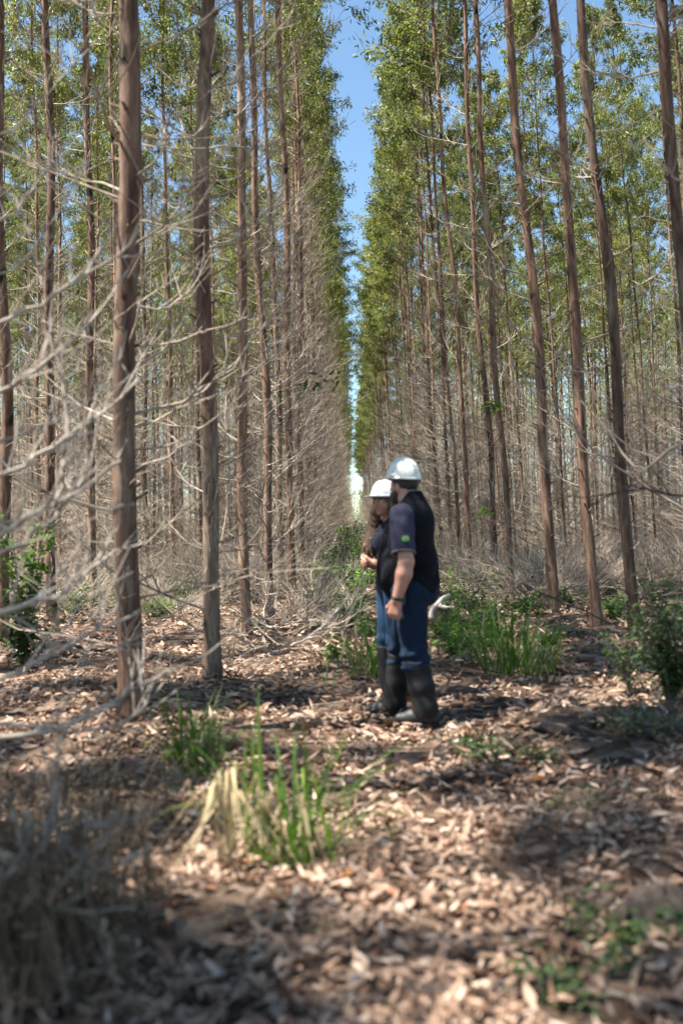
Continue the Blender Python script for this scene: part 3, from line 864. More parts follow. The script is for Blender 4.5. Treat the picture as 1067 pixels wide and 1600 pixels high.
# the dead shrub and bracken heap in the lower left corner
hx, hy, hz = gpt(40, 2.85)
heap = thing('dead_shrub', 'tangled dead brush with pale sticks in the lower left corner', 'shrub', (hx, hy, hz))
STICKS = [
    ([(130, 1283, 2.9), (165, 1288, 2.9), (205, 1285, 2.92), (248, 1266, 3.0)], .0085),
    ([(22, 1273, 2.8), (34, 1335, 2.8), (55, 1385, 2.75), (82, 1418, 2.7), (130, 1427, 2.7), (205, 1421, 2.75)], .0085),
    ([(45, 1268, 2.85), (40, 1310, 2.82), (38, 1350, 2.8)], .008),
    ([(82, 1270, 2.8), (92, 1310, 2.78), (106, 1352, 2.76)], .006),
    ([(180, 1278, 2.75), (145, 1325, 2.75), (100, 1375, 2.72), (60, 1420, 2.7)], .010),
    ([(236, 1322, 2.85), (190, 1345, 2.82), (130, 1368, 2.8), (90, 1378, 2.75)], .008),
    ([(92, 1225, 3.0), (75, 1290, 2.9), (45, 1360, 2.8), (10, 1440, 2.7)], .010),
    ([(135, 1290, 2.9), (95, 1330, 2.85), (40, 1365, 2.8), (-10, 1385, 2.8)], .009),
    ([(165, 1440, 2.6), (175, 1500, 2.6), (185, 1560, 2.6)], .007),
    ([(138, 1270, 2.8), (137, 1330, 2.78), (150, 1390, 2.75)], .005),
    ([(95, 1140, 3.3), (88, 1190, 3.25), (80, 1250, 3.2)], .009),
    ([(0, 1370, 2.7), (40, 1350, 2.75), (80, 1300, 2.8)], .012),
]
for i, (pix, r0) in enumerate(STICKS):
    arc_branch(heap, (hx, hy, hz), pix, r0, 800 + i, 'dead' if i in (0, 1, 5) else 'twig', twigs=2)
G = Geo(); rh = np.random.default_rng(88)
for i in range(480):
    c = np.array([hx + rh.normal(-0.05, .17), hy + rh.normal(0, .22), 0.0])
    c[2] = float(hgt(c[0], c[1])); L = rh.uniform(.15, .5)
    a = rh.uniform(0, 6.28); dr = np.array([math.cos(a), math.sin(a), 0]) * rh.uniform(.2, .9)
    top = rh.uniform(.08, .42)
    p = smooth_path([c, c + dr * L * .35 + np.array([0, 0, top]), c + dr * L * .8 + np.array([0, 0, top * .75]), c + dr * L * 1.15 + np.array([0, 0, top * .2])], 7)
    w = rh.uniform(.0015, .004)
    tube(G, p - np.array([hx, hy, hz]), w * np.linspace(1, .5, 7), 3, tint=np.clip(rh.normal(.45, .25), 0, 1))
n = 500
P = np.stack([rh.normal(-.05, .2, n), rh.normal(0, .24, n), rh.uniform(.02, .42, n)], 1)
leaves(G, P, rnd_dir(rh, n) + np.array([0, 0, -.5]), rnd_dir(rh, n), rh.uniform(.03, .08, n), rh.uniform(.008, .02, n), np.clip(rh.normal(.4, .25, n), 0, 1), 0)
tag(link('bracken', G.mesh('bracken', M['brush']), heap), kind='stuff')
# second, lower brown brush further along the left edge
for j, (px, d, lab) in enumerate([(30, 3.9, 'brown dry weeds in the shade at the left edge behind the brush heap'), (120, 4.6, 'brown dry weeds in front of the nearest thick trunk')]):
    G = Geo(); x, y, z = gpt(px, d)
    for i in range(260):
        c = np.array([rh.normal(0, .3), rh.normal(0, .25), -.02]); L = rh.uniform(.1, .38); a = rh.uniform(0, 6.28)
        dr = np.array([math.cos(a) * .35, math.sin(a) * .35, 1.0])
        p = smooth_path([c, c + dr * L * .6, c + dr * L * np.array([1.5, 1.5, .85])], 5)
        tube(G, p, rh.uniform(.0015, .003) * np.linspace(1, .4, 5), 3, tint=np.clip(rh.normal(.5, .25), 0, 1))
    n = 400
    P = np.stack([rh.normal(0, .3, n), rh.normal(0, .25, n), rh.uniform(.02, .28, n)], 1)
    leaves(G, P, rnd_dir(rh, n), rnd_dir(rh, n), rh.uniform(.03, .07, n), rh.uniform(.01, .02, n), np.clip(rh.normal(.45, .25, n), 0, 1), 0)
    tag(link('dry_weeds', G.mesh('dry_weeds', M['brush']), None, (x, y, z)), lab, 'weeds')

# heaps of dead branches at the foot of the left corridor row
HB = [make_branch(600 + i, L, r, n, 0.25, 0.8) for i, (L, r, n) in enumerate([(1.5, .012, 14), (1.2, .010, 12), (1.7, .013, 16), (1.0, .009, 12)])]
rb = np.random.default_rng(31)
for px, d, lab, nb in [(452, 12.6, 'heap of pale dead branches at the foot of the left corridor row', 34),
                       (490, 16.0, 'second heap of pale dead branches further along the left row', 30),
                       (418, 10.6, 'small heap of dead twigs beside the slim sunlit trunk', 18)]:
    x, y, z = gpt(px, d)
    t = thing('brush_heap', lab, 'branches', (x, y, z))
    for i in range(nb):
        a = rb.uniform(0, 6.28)
        link('dead_branch', HB[int(rb.integers(0, 4))], t, (rb.normal(0, .35), rb.normal(0, .5), rb.uniform(0, .25)), (rb.normal(0, .4), rb.normal(0, .35), a), rb.uniform(.6, 1.0))
def make_bush(seed):
    rng = np.random.default_rng(seed); G = Geo()
    for i in range(70):
        a = rng.uniform(0, 6.28); r = 0.5 * math.sqrt(rng.uniform())
        for p, rr in branch_paths(rng, rng.uniform(.5, 1.5), rng.uniform(.005, .009), rng.uniform(-.1, .7), rng.uniform(-.1, 1.0), 8, a + rng.normal(0, .8), (r * math.cos(a), r * math.sin(a), rng.uniform(0, .25)), 5):
            tube(G, p, np.maximum(rr, .003), 3)
    return G.mesh('twigs', M['dead'])


TB = [make_bush(650 + i) for i in range(4)]
for i in range(84):
    d = 15.5 + 34 * rb.uniform() ** 1.2; left = i % 2 == 0
    x = rb.uniform(-.36 * d - 1, -1.6) if left else rb.uniform(2.6 if d < 22 else 1.9, .36 * d + 1)
    t = thing('dead_shrub', 'dry twiggy shrub on the forest floor among the left-hand trunks' if left else 'dry twiggy shrub on the forest floor among the right-hand trunks', 'shrub', (x, d, float(hgt(x, d))),
              (0, 0, rb.uniform(0, 6.28)), rb.uniform(.7, 1.25), 'dry shrubs among the left trunks' if left else 'dry shrubs among the right trunks')
    link('twigs', TB[int(rb.integers(0, 4))], t)
# fallen branches on the right
for i, (pix, r0, lab, mat) in enumerate([
    ([(820, 915, 13), (890, 945, 11), (960, 975, 9.2), (1040, 1010, 8)], .014, 'dark fallen branch slanting down in front of the right-hand trunks', 'darkwood'),
    ([(760, 1130, 6.9), (860, 1128, 6.8), (960, 1150, 6.5)], .012, 'pale stick lying on the litter right of the boots', 'dead'),
    ([(985, 995, 9.5), (1030, 985, 9.5), (1067, 982, 9.5)], .014, 'pale stick lying between the rightmost trunk and the dark shrub', 'dead'),
    ([(620, 1040, 8.8), (690, 1035, 9), (760, 1010, 9.4)], .010, 'thin dry stick lying behind the boots', 'dead'),
    ([(455, 1010, 10.2), (500, 985, 10.6), (545, 930, 11.5)], .010, 'thin pale stick leaning out of the brush heap towards the path', 'pale')]):
    b0 = at(*pix[0])
    o = arc_branch(None, b0, pix, r0, 880 + i, mat, 'fallen_branch')
    o.location = b0; tag(o, lab, 'branch')

# ------------------------------------------------------------------ mound, hump, bleached stump
def lump(name, px, d, rx_, ry_, rz_, mat, label, cat, seed, zo=0.0):
    r = np.random.default_rng(seed); G = Geo()
    nu, nv = 28, 16
    u = np.linspace(0, 2 * np.pi, nu, endpoint=False); w = np.linspace(0.02, np.pi * .62, nv)
    U, W = np.meshgrid(u, w, indexing='ij')
    ph = r.uniform(0, 6, 6)
    k = 1 + .10 * np.sin(3 * U + ph[0]) * np.sin(2 * W) + .07 * np.sin(5 * U + 4 * W + ph[1]) + .05 * np.sin(9 * U - 7 * W + ph[2]) + r.normal(0, .018, U.shape)
    v = np.stack([rx_ * k * np.sin(W) * np.cos(U), ry_ * k * np.sin(W) * np.sin(U), rz_ * k * np.cos(W)], -1).reshape(-1, 3)
    i = np.arange(nu)[:, None] * nv; i2 = ((np.arange(nu) + 1) % nu)[:, None] * nv; j = np.arange(nv - 1)[None]
    G.add(v, np.stack([i + j, i + j + 1, i2 + j + 1, i2 + j], -1).reshape(-1, 4))
    x, y, z = gpt(px, d)
    return tag(link(name, G.mesh(name, M[mat]), None, (x, y, z + zo), (0, 0, seed)), label, cat)


lump('earth_mound', 1042, 3.2, .17, .14, .14, 'darkwood', 'dark rounded earth mound at the right edge of the foreground', 'mound', 3)
lump('earth_mound', 880, 6.05, .20, .16, .05, 'darkwood', 'low grey hump on the litter right of the green plant', 'mound', 5)
x, y, z = gpt(690, 12.6)
st = thing('broken_stump', 'bleached broken stump with a curled white root behind the vested person', 'stump', (x, y, z))
G = Geo(); tube(G, smooth_path([(-.12, 0, .12), (-.10, 0, .24), (-.03, -.02, .32), (.03, 0, .38), (.12, .02, .42)], 12), np.linspace(.045, .028, 12), 8, cap=True)
link('root', G.mesh('root', M['pale']), st)
G = Geo(); tube(G, [(-.02, .05, -.05), (-.01, .05, .12), (.02, .05, .27), (.03, .05, .30)], [.12, .10, .09, .05], 10, cap=True)
link('stump_core', G.mesh('stump_core', M['bark']), st)
G = Geo(); tube(G, smooth_path([(-.02, -.05, .30), (.06, -.08, .27), (.16, -.05, .27)], 8), np.linspace(.03, .018, 8), 7, cap=True)
link('root', G.mesh('root', M['pale']), st)

# ------------------------------------------------------------------ people: smooth-blended bodies meshed on a grid
class Field:
    def __init__(self, lo, hi, h):
        self.h = h; self.lo = np.array(lo, np.float32)
        self.ax = [np.arange(lo[i], hi[i] + h, h, dtype=np.float32) for i in range(3)]
        self.f = np.full([len(a) for a in self.ax], 0.2, np.float32)

    def sub_grid(self, lo, hi):
        sl = [slice(max(int((lo[i] - self.ax[i][0]) / self.h), 0), min(int((hi[i] - self.ax[i][0]) / self.h) + 2, len(self.ax[i]))) for i in range(3)]
        X, Y, Z = np.meshgrid(*[self.ax[i][sl[i]] for i in range(3)], indexing='ij', sparse=True)
        return tuple(sl), X, Y, Z

    def put(self, sl, d, k, cut=False):
        a = self.f[sl]
        if cut:                                         # smooth subtraction
            d = -d
            h = np.clip(0.5 - 0.5 * (d - a) / k, 0, 1) if False else np.clip(0.5 + 0.5 * (d - a) / k, 0, 1)
            self.f[sl] = a * (1 - h) + d * h + k * h * (1 - h)
        else:
            h = np.clip(0.5 + 0.5 * (a - d) / k, 0, 1)
            self.f[sl] = a * (1 - h) + d * h - k * h * (1 - h)

    def cap(self, a, b, ra, rb=None, k=0.02, cut=False):
        rb = ra if rb is None else rb
        a = np.array(a, np.float32); b = np.array(b, np.float32); m = max(ra, rb) + 0.06
        sl, X, Y, Z = self.sub_grid(np.minimum(a, b) - m, np.maximum(a, b) + m)
        ab = b - a; L2 = float(ab @ ab) + 1e-9
        t = np.clip(((X - a[0]) * ab[0] + (Y - a[1]) * ab[1] + (Z - a[2]) * ab[2]) / L2, 0, 1)
        d = np.sqrt((X - a[0] - t * ab[0]) ** 2 + (Y - a[1] - t * ab[1]) ** 2 + (Z - a[2] - t * ab[2]) ** 2) - (ra + (rb - ra) * t)
        self.put(sl, d, k, cut)

    def chain(self, pts, rads, k=0.02):
        for i in range(len(pts) - 1):
            self.cap(pts[i], pts[i + 1], rads[i], rads[i + 1], k)

    def ell(self, c, r, k=0.02, cut=False, rz=0.0, ry=0.0):
        c = np.array(c, np.float32); m = max(r) + 0.06
        sl, X, Y, Z = self.sub_grid(c - m, c + m)
        x, y, z = X - c[0], Y - c[1], Z - c[2]
        if rz:
            co, si = math.cos(rz), math.sin(rz); x, y = co * x + si * y, -si * x + co * y
        if ry:
            co, si = math.cos(ry), math.sin(ry); x, z = co * x - si * z, si * x + co * z
        q = np.sqrt((x / r[0]) ** 2 + (y / r[1]) ** 2 + (z / r[2]) ** 2)
        q2 = np.sqrt((x / r[0] ** 2) ** 2 + (y / r[1] ** 2) ** 2 + (z / r[2] ** 2) ** 2) + 1e-6
        self.put(sl, q * (q - 1) / q2, k, cut)

    def plane(self, n, off):                             # keep n.p < off
        X, Y, Z = np.meshgrid(*self.ax, indexing='ij', sparse=True)
        self.f = np.maximum(self.f, n[0] * X + n[1] * Y + n[2] * Z - off)

    def ripple(self, fn):
        X, Y, Z = np.meshgrid(*self.ax, indexing='ij', sparse=True)
        self.f = self.f + fn(X, Y, Z).astype(np.float32)

    def mesh(self, name, mat):
        f = self.f; ins = f < 0
        nx, ny_, nz = f.shape
        cs = np.zeros((nx - 1, ny_ - 1, nz - 1), np.int8)
        C = [(0, 0, 0), (1, 0, 0), (0, 1, 0), (1, 1, 0), (0, 0, 1), (1, 0, 1), (0, 1, 1), (1, 1, 1)]
        for c in C:
            cs += ins[c[0]:nx - 1 + c[0], c[1]:ny_ - 1 + c[1], c[2]:nz - 1 + c[2]]
        act = np.argwhere((cs > 0) & (cs < 8))
        idx = np.full(cs.shape, -1, np.int32); idx[tuple(act.T)] = np.arange(len(act))
        acc = np.zeros((len(act), 3)); cnt = np.zeros(len(act))
        val = [f[act[:, 0] + c[0], act[:, 1] + c[1], act[:, 2] + c[2]] for c in C]
        for a in range(8):
            for b in range(a + 1, 8):
                if sum(abs(C[a][i] - C[b][i]) for i in range(3)) != 1: continue
                m = (val[a] < 0) != (val[b] < 0)
                t = np.where(m, val[a] / (val[a] - val[b] + 1e-12), 0)
                p = np.array(C[a])[None] + t[:, None] * (np.array(C[b]) - np.array(C[a]))[None]
                acc += np.where(m[:, None], p, 0); cnt += m
        v = (act + acc / np.maximum(cnt, 1)[:, None]) * self.h + self.lo
        qs = []
        for axn in range(3):
            a0 = [slice(None)] * 3; a1 = [slice(None)] * 3; a0[axn] = slice(0, -1); a1[axn] = slice(1, None)
            A, B = ins[tuple(a0)], ins[tuple(a1)]
            e = np.argwhere(A != B); u, w = (axn + 1) % 3, (axn + 2) % 3
            ok = (e[:, u] > 0) & (e[:, w] > 0) & (e[:, u] < cs.shape[u]) & (e[:, w] < cs.shape[w]); e = e[ok]
            def cell(du, dw):
                k = e.copy(); k[:, u] += du; k[:, w] += dw; return idx[tuple(k.T)]
            q = np.stack([cell(-1, -1), cell(0, -1), cell(0, 0), cell(-1, 0)], 1)
            fl = ~A[tuple(e.T)]
            q[fl] = q[fl][:, ::-1]
            qs.append(q)
        q = np.concatenate(qs); q = q[(q >= 0).all(1)]
        G = Geo(); G.add(v, q)
        return G.mesh(name, mat)


def cloth_mat(name, c, rough=0.85, weave=260, var=0.25):
    m, nt, out = new_mat(name)
    n = noise(nt, 7, None, 4); f = noise(nt, weave, None, 2)
    col = mix(nt, 1.0, c, ramp(nt, n, [(0.3, (1 - var,) * 3), (0.7, (1 + var,) * 3)]), 'MULTIPLY')
    p = principled(nt, out, col, rough, bump(nt, f, 0.25, 0.002), 0.2)
    return m


def simple_mat(name, c, rough=0.5, spec=0.5, **kw):
    m, nt, out = new_mat(name); n = noise(nt, 30, None, 3)
    col = mix(nt, 1.0, c, ramp(nt, n, [(0.3, (0.9,) * 3), (0.7, (1.08,) * 3)]), 'MULTIPLY')
    principled(nt, out, col, rough, None, spec, **kw)
    return m


M['skin'] = simple_mat('skin', (0.46, 0.24, 0.17), 0.5, 0.4, Subsurface_Weight=0.08)
M['skin2'] = simple_mat('skin_tan', (0.40, 0.21, 0.145), 0.5, 0.4, Subsurface_Weight=0.08)
M['vest'] = cloth_mat('vest_fleece', (0.004, 0.0045, 0.007), 0.95)
M['shirt'] = cloth_mat('polo_cotton', (0.036, 0.034, 0.060))
M['trim'] = cloth_mat('grey_trim', (0.16, 0.17, 0.17))
M['polo2'] = cloth_mat('dark_polo', (0.012, 0.014, 0.026))
M['denim'] = cloth_mat('denim', (0.005, 0.015, 0.033), 0.85, 320, 0.45)
M['denim_sunlit'] = cloth_mat('sunlit_blue_denim', (0.012, 0.036, 0.075), 0.85, 320, 0.4)  # blue jeans, with their sunlit brightness put into the base colour
M['gaiter'] = cloth_mat('gaiter', (0.012, 0.012, 0.012), 0.6)
M['boot'] = simple_mat('boot_leather', (0.012, 0.012, 0.014), 0.6)
M['helmet'] = simple_mat('helmet_plastic', (0.78, 0.78, 0.70), 0.3)
M['helmet2'] = simple_mat('helmet_white', (0.80, 0.81, 0.79), 0.3)
M['hairdark'] = simple_mat('dark_hair', (0.018, 0.012, 0.009), 0.6)
M['black'] = simple_mat('black_band', (0.01, 0.01, 0.012), 0.5)
M['lip'] = simple_mat('lips', (0.34, 0.11, 0.10), 0.45)
M['eyew'] = simple_mat('eye_white', (0.7, 0.68, 0.66), 0.2)
M['green'] = simple_mat('patch_green', (0.03, 0.26, 0.07), 0.8)
M['yellow'] = simple_mat('patch_yellow', (0.62, 0.55, 0.10), 0.8)
M['blue'] = simple_mat('patch_blue', (0.03, 0.08, 0.30), 0.8)
m, nt, out = new_mat('long_hair')
n_ = noise(nt, 30, (3, 3, 0.12), 4)
principled(nt, out, ramp(nt, n_, [(0.3, (0.03, 0.016, 0.009)), (0.55, (0.10, 0.055, 0.030)), (0.75, (0.21, 0.13, 0.07))]), 0.42, bump(nt, n_, .5, .01), 0.5)
M['hair'] = m


def rotz(p, a, c):
    x, y = p[0] - c[0], p[1] - c[1]
    return (c[0] + x * math.cos(a) - y * math.sin(a), c[1] + x * math.sin(a) + y * math.cos(a), p[2])


def hand(F, wrist, dirn, side, back, size=1.0, curl=1.0):
    """palm, four unequal curled fingers and a thumb. dirn: towards the knuckles, side: towards the thumb, back: out of the hand's back"""
    w = np.array(wrist, float); d = norm(np.array(dirn, float)); s = np.array(side, float); s = norm(s - d * (s @ d)); b = np.cross(d, s); b = b if b @ np.array(back) > 0 else -b
    S = size
    for o in (-.026, -.009, .009, .026):
        F.cap(w + d * .012 * S + s * o * .7 * S, w + d * .085 * S + s * o * S, .017 * S, .0145 * S, .012)
    for o, L in ((-.030, .78), (-.010, .95), (.010, 1.0), (.030, .92)):
        k0 = w + d * .088 * S + s * o * S
        a1, a2, a3 = .9 * curl, 2.2 * curl, 3.2 * curl
        k1 = k0 + (d * math.cos(a1) - b * math.sin(a1)) * .042 * L * S
        k2 = k1 + (d * math.cos(a2) - b * math.sin(a2)) * .028 * L * S
        k3 = k2 + (d * math.cos(a3) - b * math.sin(a3)) * .020 * L * S
        F.chain([k0, k1, k2, k3], [.0105 * S, .010 * S, .0092 * S, .008 * S], .004)
    t0 = w + d * .02 * S + s * .026 * S; t1 = w + d * .055 * S + s * .05 * S - b * .012 * S
    t2 = w + d * .088 * S + s * .045 * S - b * .030 * S; t3 = w + d * .105 * S + s * .028 * S - b * .040 * S
    F.chain([t0, t1, t2, t3], [.015 * S, .0125 * S, .0112 * S, .0095 * S], .005)


def person_parts(P, mats, lo, hi):
    return None


def helmet(parent, c, yaw, r, mat, pitch=0.0):
    """hard hat: ribbed dome with a peak, inner headband and a side slot; c = centre of the rim"""
    rx, ry, rz = r
    hat = link('helmet', None, parent, c, (0, pitch, yaw))
    F = Field((-rx - .06, -ry - .05, -.05), (rx + .09, ry + .05, rz + .03), .004)
    F.ell((0, 0, 0), (rx, ry, rz), .004)
    F.cap((-rx * .75, 0, rz * .62), (rx * .75, 0, rz * .62), .006, .006, .01)
    for t in np.linspace(-1.1, 1.1, 14):
        pass
    th = np.linspace(0.35, 2.8, 16)
    for yy in (-.022, 0, .022):
        pts = [(rx * math.cos(a) * .985, yy, rz * math.sin(a) * math.sqrt(max(0, 1 - (yy / ry) ** 2)) * .99) for a in th]
        F.chain(pts, [.006] * 16, .012)
    F.plane((0, 0, -1), 0.0)
    F.ell((.0, 0, .004), (rx + .012, ry + .012, .010), .006)
    F.ell((.042, 0, .002), (rx + .022, ry * .92, .009), .008)
    F.ell((0, 0, -.012), (rx - .008, ry - .008, rz - .006), .003, True)
    me = F.mesh('shell', mat); link('shell', me, hat)
    G = Geo(); a = np.linspace(0, 6.283, 40)
    pts = np.stack([(rx - .022) * np.cos(a), (ry - .018) * np.sin(a), np.full(40, -.008)], 1)
    tube(G, pts, .009, 6); link('headband', G.mesh('headband', M['black']), hat)
    for s in (1, -1):
        F = Field((-.04, s * ry - .03, -.02), (.05, s * ry + .03, .05), .003)
        F.cap((-.014, s * (ry + .003), .022), (.016, s * (ry + .003), .022), .010, .010, .004)
        link('accessory_slot', F.mesh('accessory_slot', mat), hat)
    return hat


def curve_patch(parent, axis_a, axis_b, rad, ang0, z0, w, h, poly, mat, name, off):
    """a flat shape (poly in -1..1) wrapped on a sleeve"""
    A = np.array(axis_a, float); B = np.array(axis_b, float); ax = norm(B - A)
    u = norm(np.cross(ax, np.array([0, 0, 1.0]) + 1e-3)); u = norm(np.array([1.0, 0, 0]) - ax * ax[0]); v = np.cross(ax, u)
    G = Geo(); n = len(poly); vs = []
    ring = [1.0, .66, .33]
    for k in ring:
        for p in poly:
            a = ang0 + p[0] * k * w / rad; q = A + ax * (z0 + p[1] * k * h)
            vs.append(q + (u * math.cos(a) + v * math.sin(a)) * (rad + off))
    q = A + ax * z0; vs.append(q + (u * math.cos(ang0) + v * math.sin(ang0)) * (rad + off))
    t, qd = [], []
    for i in range(n):
        j = (i + 1) % n
        qd += [(i, j, n + j, n + i), (n + i, n + j, 2 * n + j, 2 * n + i)]
        t.append((2 * n + i, 2 * n + j, 3 * n))
    G.add(vs, qd, t)
    return link(name, G.mesh(name, mat), parent)


# ---------------------------------------------------------------- the man in the vest (local: forward +x, left +y)
mp = at(648, 1122, 6.9)
MZ = float(hgt(mp[0], 6.9)) + 0.012
man = thing('person', 'person in white hard hat, dark sleeveless vest, jeans and black leg guards, back half turned', 'person', (float(mp[0]), 6.9, MZ), (0, 0, R(163)))
LO, HI = (-.36, -.42, -.02), (.46, .42, 1.86)
HC = (0.0, 0.0, 0); HA = R(-30)
hd = lambda x, y, z: rotz((x, y, z), HA, HC)
LEGS = {1: [(-.02, .105, .90), (-.045, .135, .48), (-.12, .150, .08)], -1: [(0, -.105, .90), (.11, -.12, .49), (.175, -.135, .08)]}
ARML = [(0.0, .205, 1.40), (-.045, .285, 1.10), (-.028, .292, 1.02), (.030, .285, .845)]
ARMR = [(0.0, -.205, 1.40), (-.030, -.285, 1.10), (.005, -.295, 1.02), (.090, -.285, .845)]


def man_torso(F, g, k=.05):
    F.ell((-.01, 0, 1.27), (.130 + g, .195 + g, .24 + g), k)
    F.ell((.055, 0, 1.04), (.155 + g, .180 + g, .22 + g), k)
    F.ell((-.045, 0, 1.06), (.13 + g, .18 + g, .22 + g), k)
    F.ell((-.045, 0, .92), (.13 + g, .17 + g, .13 + g), k)
    F.cap((-.015, .165, 1.405), (-.015, -.165, 1.405), .065 + g, .065 + g, k)
    F.ell((-.055, 0, 1.36), (.10 + g, .16 + g, .14 + g), k)
    F.cap((-.03, 0, 1.40), (-.015, 0, 1.50), .10 + g, .075 + g, k)


F = Field(LO, HI, .006)
man_torso(F, -.012)
F.cap((-.015, 0, 1.42), (.012, 0, 1.58), .066, .066, .02)
F.ell(hd(.035, 0, 1.640), (.100, .079, .105), .02, rz=HA)
F.ell(hd(.075, 0, 1.570), (.058, .056, .058), .03, rz=HA)
F.ell(hd(.062, 0, 1.615), (.066, .062, .06), .02, rz=HA)
F.cap(hd(.128, 0, 1.640), hd(.152, 0, 1.598), .009, .015, .01)
for s in (1, -1):
    F.ell(hd(.128, s * .030, 1.630), (.012, .016, .010), .008, True)
    F.ell(hd(.022, s * .080, 1.605), (.020, .010, .033), .006, rz=HA)
F.cap(hd(.125, -.018, 1.570), hd(.125, .018, 1.570), .008, .008, .008)
for A, s in ((ARML, 1), (ARMR, -1)):
    F.chain(A, [.062, .050, .054, .034], .02)
    hand(F, A[3], (.22, -.02 * s, -1), (1, 0, .2), (0, s, 0), 1.08, 1.0)
for s in (1, -1):
    F.chain(LEGS[s], [.09, .055, .04], .03)
    F.cap(LEGS[s][2], (LEGS[s][2][0] + .12, LEGS[s][2][1], .05), .04, .03, .02)
link('body', F.mesh('body', M['skin']), man)
# beard, hair
F = Field((-.15, -.15, 1.40), (.25, .15, 1.75), .005)
F.ell(hd(.082, 0, 1.545), (.070, .066, .062), .02, rz=HA); F.ell(hd(.045, 0, 1.575), (.06, .077, .05), .02, rz=HA)
F.ell(hd(.125, 0, 1.600), (.05, .035, .032), .01, True, rz=HA); F.plane((.0, 0, 1), 1.612)
F.ripple(lambda X, Y, Z: .002 * np.sin(X * 260) * np.sin(Y * 300 + Z * 190))
link('beard', F.mesh('beard', M['hairdark']), man)
F = Field((-.15, -.15, 1.50), (.25, .15, 1.80), .005)
F.ell(hd(.025, 0, 1.645), (.106, .084, .108), .01, rz=HA); F.ell(hd(.150, 0, 1.600), (.115, .12, .11), .01, True, rz=HA)
F.ell(hd(.02, 0, 1.47), (.2, .2, .085), .01, True)
F.ripple(lambda X, Y, Z: .0016 * np.sin(X * 300) * np.sin(Y * 280 + Z * 150))
link('hair', F.mesh('hair', M['hairdark']), man)
for s in (1, -1):
    F = Field((-.0, -.1, 1.58), (.2, .1, 1.68), .003)
    F.ell(hd(.122, s * .030, 1.630), (.011, .013, .011), .002); e = link('eye', F.mesh('eye', M['eyew']), man)
    F = Field((-.0, -.1, 1.58), (.2, .1, 1.68), .002)
    F.ell(hd(.131, s * .030, 1.630), (.004, .0065, .0065), .002); link('iris', F.mesh('iris', M['black']), e)
# polo shirt with trimmed sleeves and flag patch
F = Field(LO, HI, .006)
man_torso(F, .004)
ARMV = [(0.0, .190, 1.41), (-.022, .268, 1.165)]
for s in (1, -1):
    F.cap((0, s * .19, 1.405), (-.024, s * .272, 1.14), .086, .077, .03)
F.plane((0, 0, 1), 1.535); F.plane((0, 0, -1), -.84)
for s in (1, -1):
    n_ = norm(np.array([-.022, s * .078, -.245])); 
    X, Y, Z = np.meshgrid(*F.ax, indexing='ij', sparse=True)
    dd = n_[0] * (X + .024) + n_[1] * (Y - s * .270) + n_[2] * (Z - 1.155)
    near_arm = (np.abs(Y) > .19) & (Z < 1.25)
    F.f = np.where(near_arm & (s * Y > 0), np.maximum(F.f, dd), F.f)
F.ripple(lambda X, Y, Z: .003 * np.sin(Z * 55 + 8 * X) * np.sin(Y * 30 + X * 25))
shirt = link('shirt', F.mesh('shirt', M['shirt']), man)
for s in (1, -1):
    n_ = norm(np.array([-.022, s * .078, -.245])); c = np.array([-.024, s * .270, 1.157])
    u = norm(np.cross(n_, (0, 1, 0))); v = np.cross(n_, u); a = np.linspace(0, 6.283, 36)
    G = Geo(); tube(G, c + .0775 * (np.cos(a)[:, None] * u + np.sin(a)[:, None] * v), .007, 6)
    link('sleeve_trim', G.mesh('sleeve_trim', M['trim']), shirt)
rect = [(-1, -.8), (-.8, -1), (0, -1), (.8, -1), (1, -.8), (1, 0), (1, .8), (.8, 1), (0, 1), (-.8, 1), (-1, .8), (-1, 0)]
diam = [(-.85, 0), (-.42, .4), (0, .8), (.42, .4), (.85, 0), (.42, -.4), (0, -.8), (-.42, -.4)]
disc = [(.36 * math.cos(a), .42 * math.sin(a)) for a in np.linspace(0, 6.283, 12, endpoint=False)]
PA, PB = (0, .19, 1.405), (-.024, .272, 1.14)
ANG = R(-116)
for poly, mat, nm, o in ((rect, 'green', 'flag_patch', .007), (diam, 'yellow', 'flag_diamond', .009), (disc, 'blue', 'flag_disc', .011)):
    par = shirt if nm == 'flag_patch' else patch
    q = curve_patch(par, PA, PB, .080, ANG, .185, .024, .021, poly, M[mat], nm, o)
    if nm == 'flag_patch': patch = q
# vest
F = Field(LO, HI, .006)
man_torso(F, .020)
F.cap((-.025, 0, 1.46), (-.005, 0, 1.60), .100, .083, .03)
F.cap((-.0, 0, 1.50), (.012, 0, 1.66), .072, .082, .006, True)
X, Y, Z = np.meshgrid(*F.ax, indexing='ij', sparse=True)
F.f = np.maximum(F.f, Z - (1.578 - np.clip(X + .03, 0, 1) * 1.15))
for s in (1, -1):
    F.cap((0.0, s * .262, 1.43), (-.02, s * .31, 1.13), .094, .088, .008, True)
F.plane((.03, 0, -1), -.825)
F.ripple(lambda X, Y, Z: .006 * np.sin(Z * 38 + 14 * X + 5 * np.sin(Y * 16)) * np.clip((1.3 - Z) * 3, 0, 1) + .0012 * np.sin(X * 120 + Z * 60) * np.sin(Y * 110))
vest = link('vest', F.mesh('vest', M['vest']), man)
G = Geo(); a = np.linspace(R(35), R(325), 40)              # collar edge
cx = np.cos(a) * .086 - .0; cy = np.sin(a) * .086
cz = 1.580 - np.clip(cx + .03, 0, 1) * 1.15
tube(G, np.stack([cx, cy, cz], 1), .007, 6); link('collar_edge', G.mesh('collar_edge', M['trim']), vest)
G = Geo(); tube(G, smooth_path([(.148, .02, 1.36), (.185, .02, 1.25), (.222, .02, 1.12), (.235, .02, 1.0), (.21, .02, .86)], 14), .005, 5)
link('zip', G.mesh('zip', M['black']), vest)
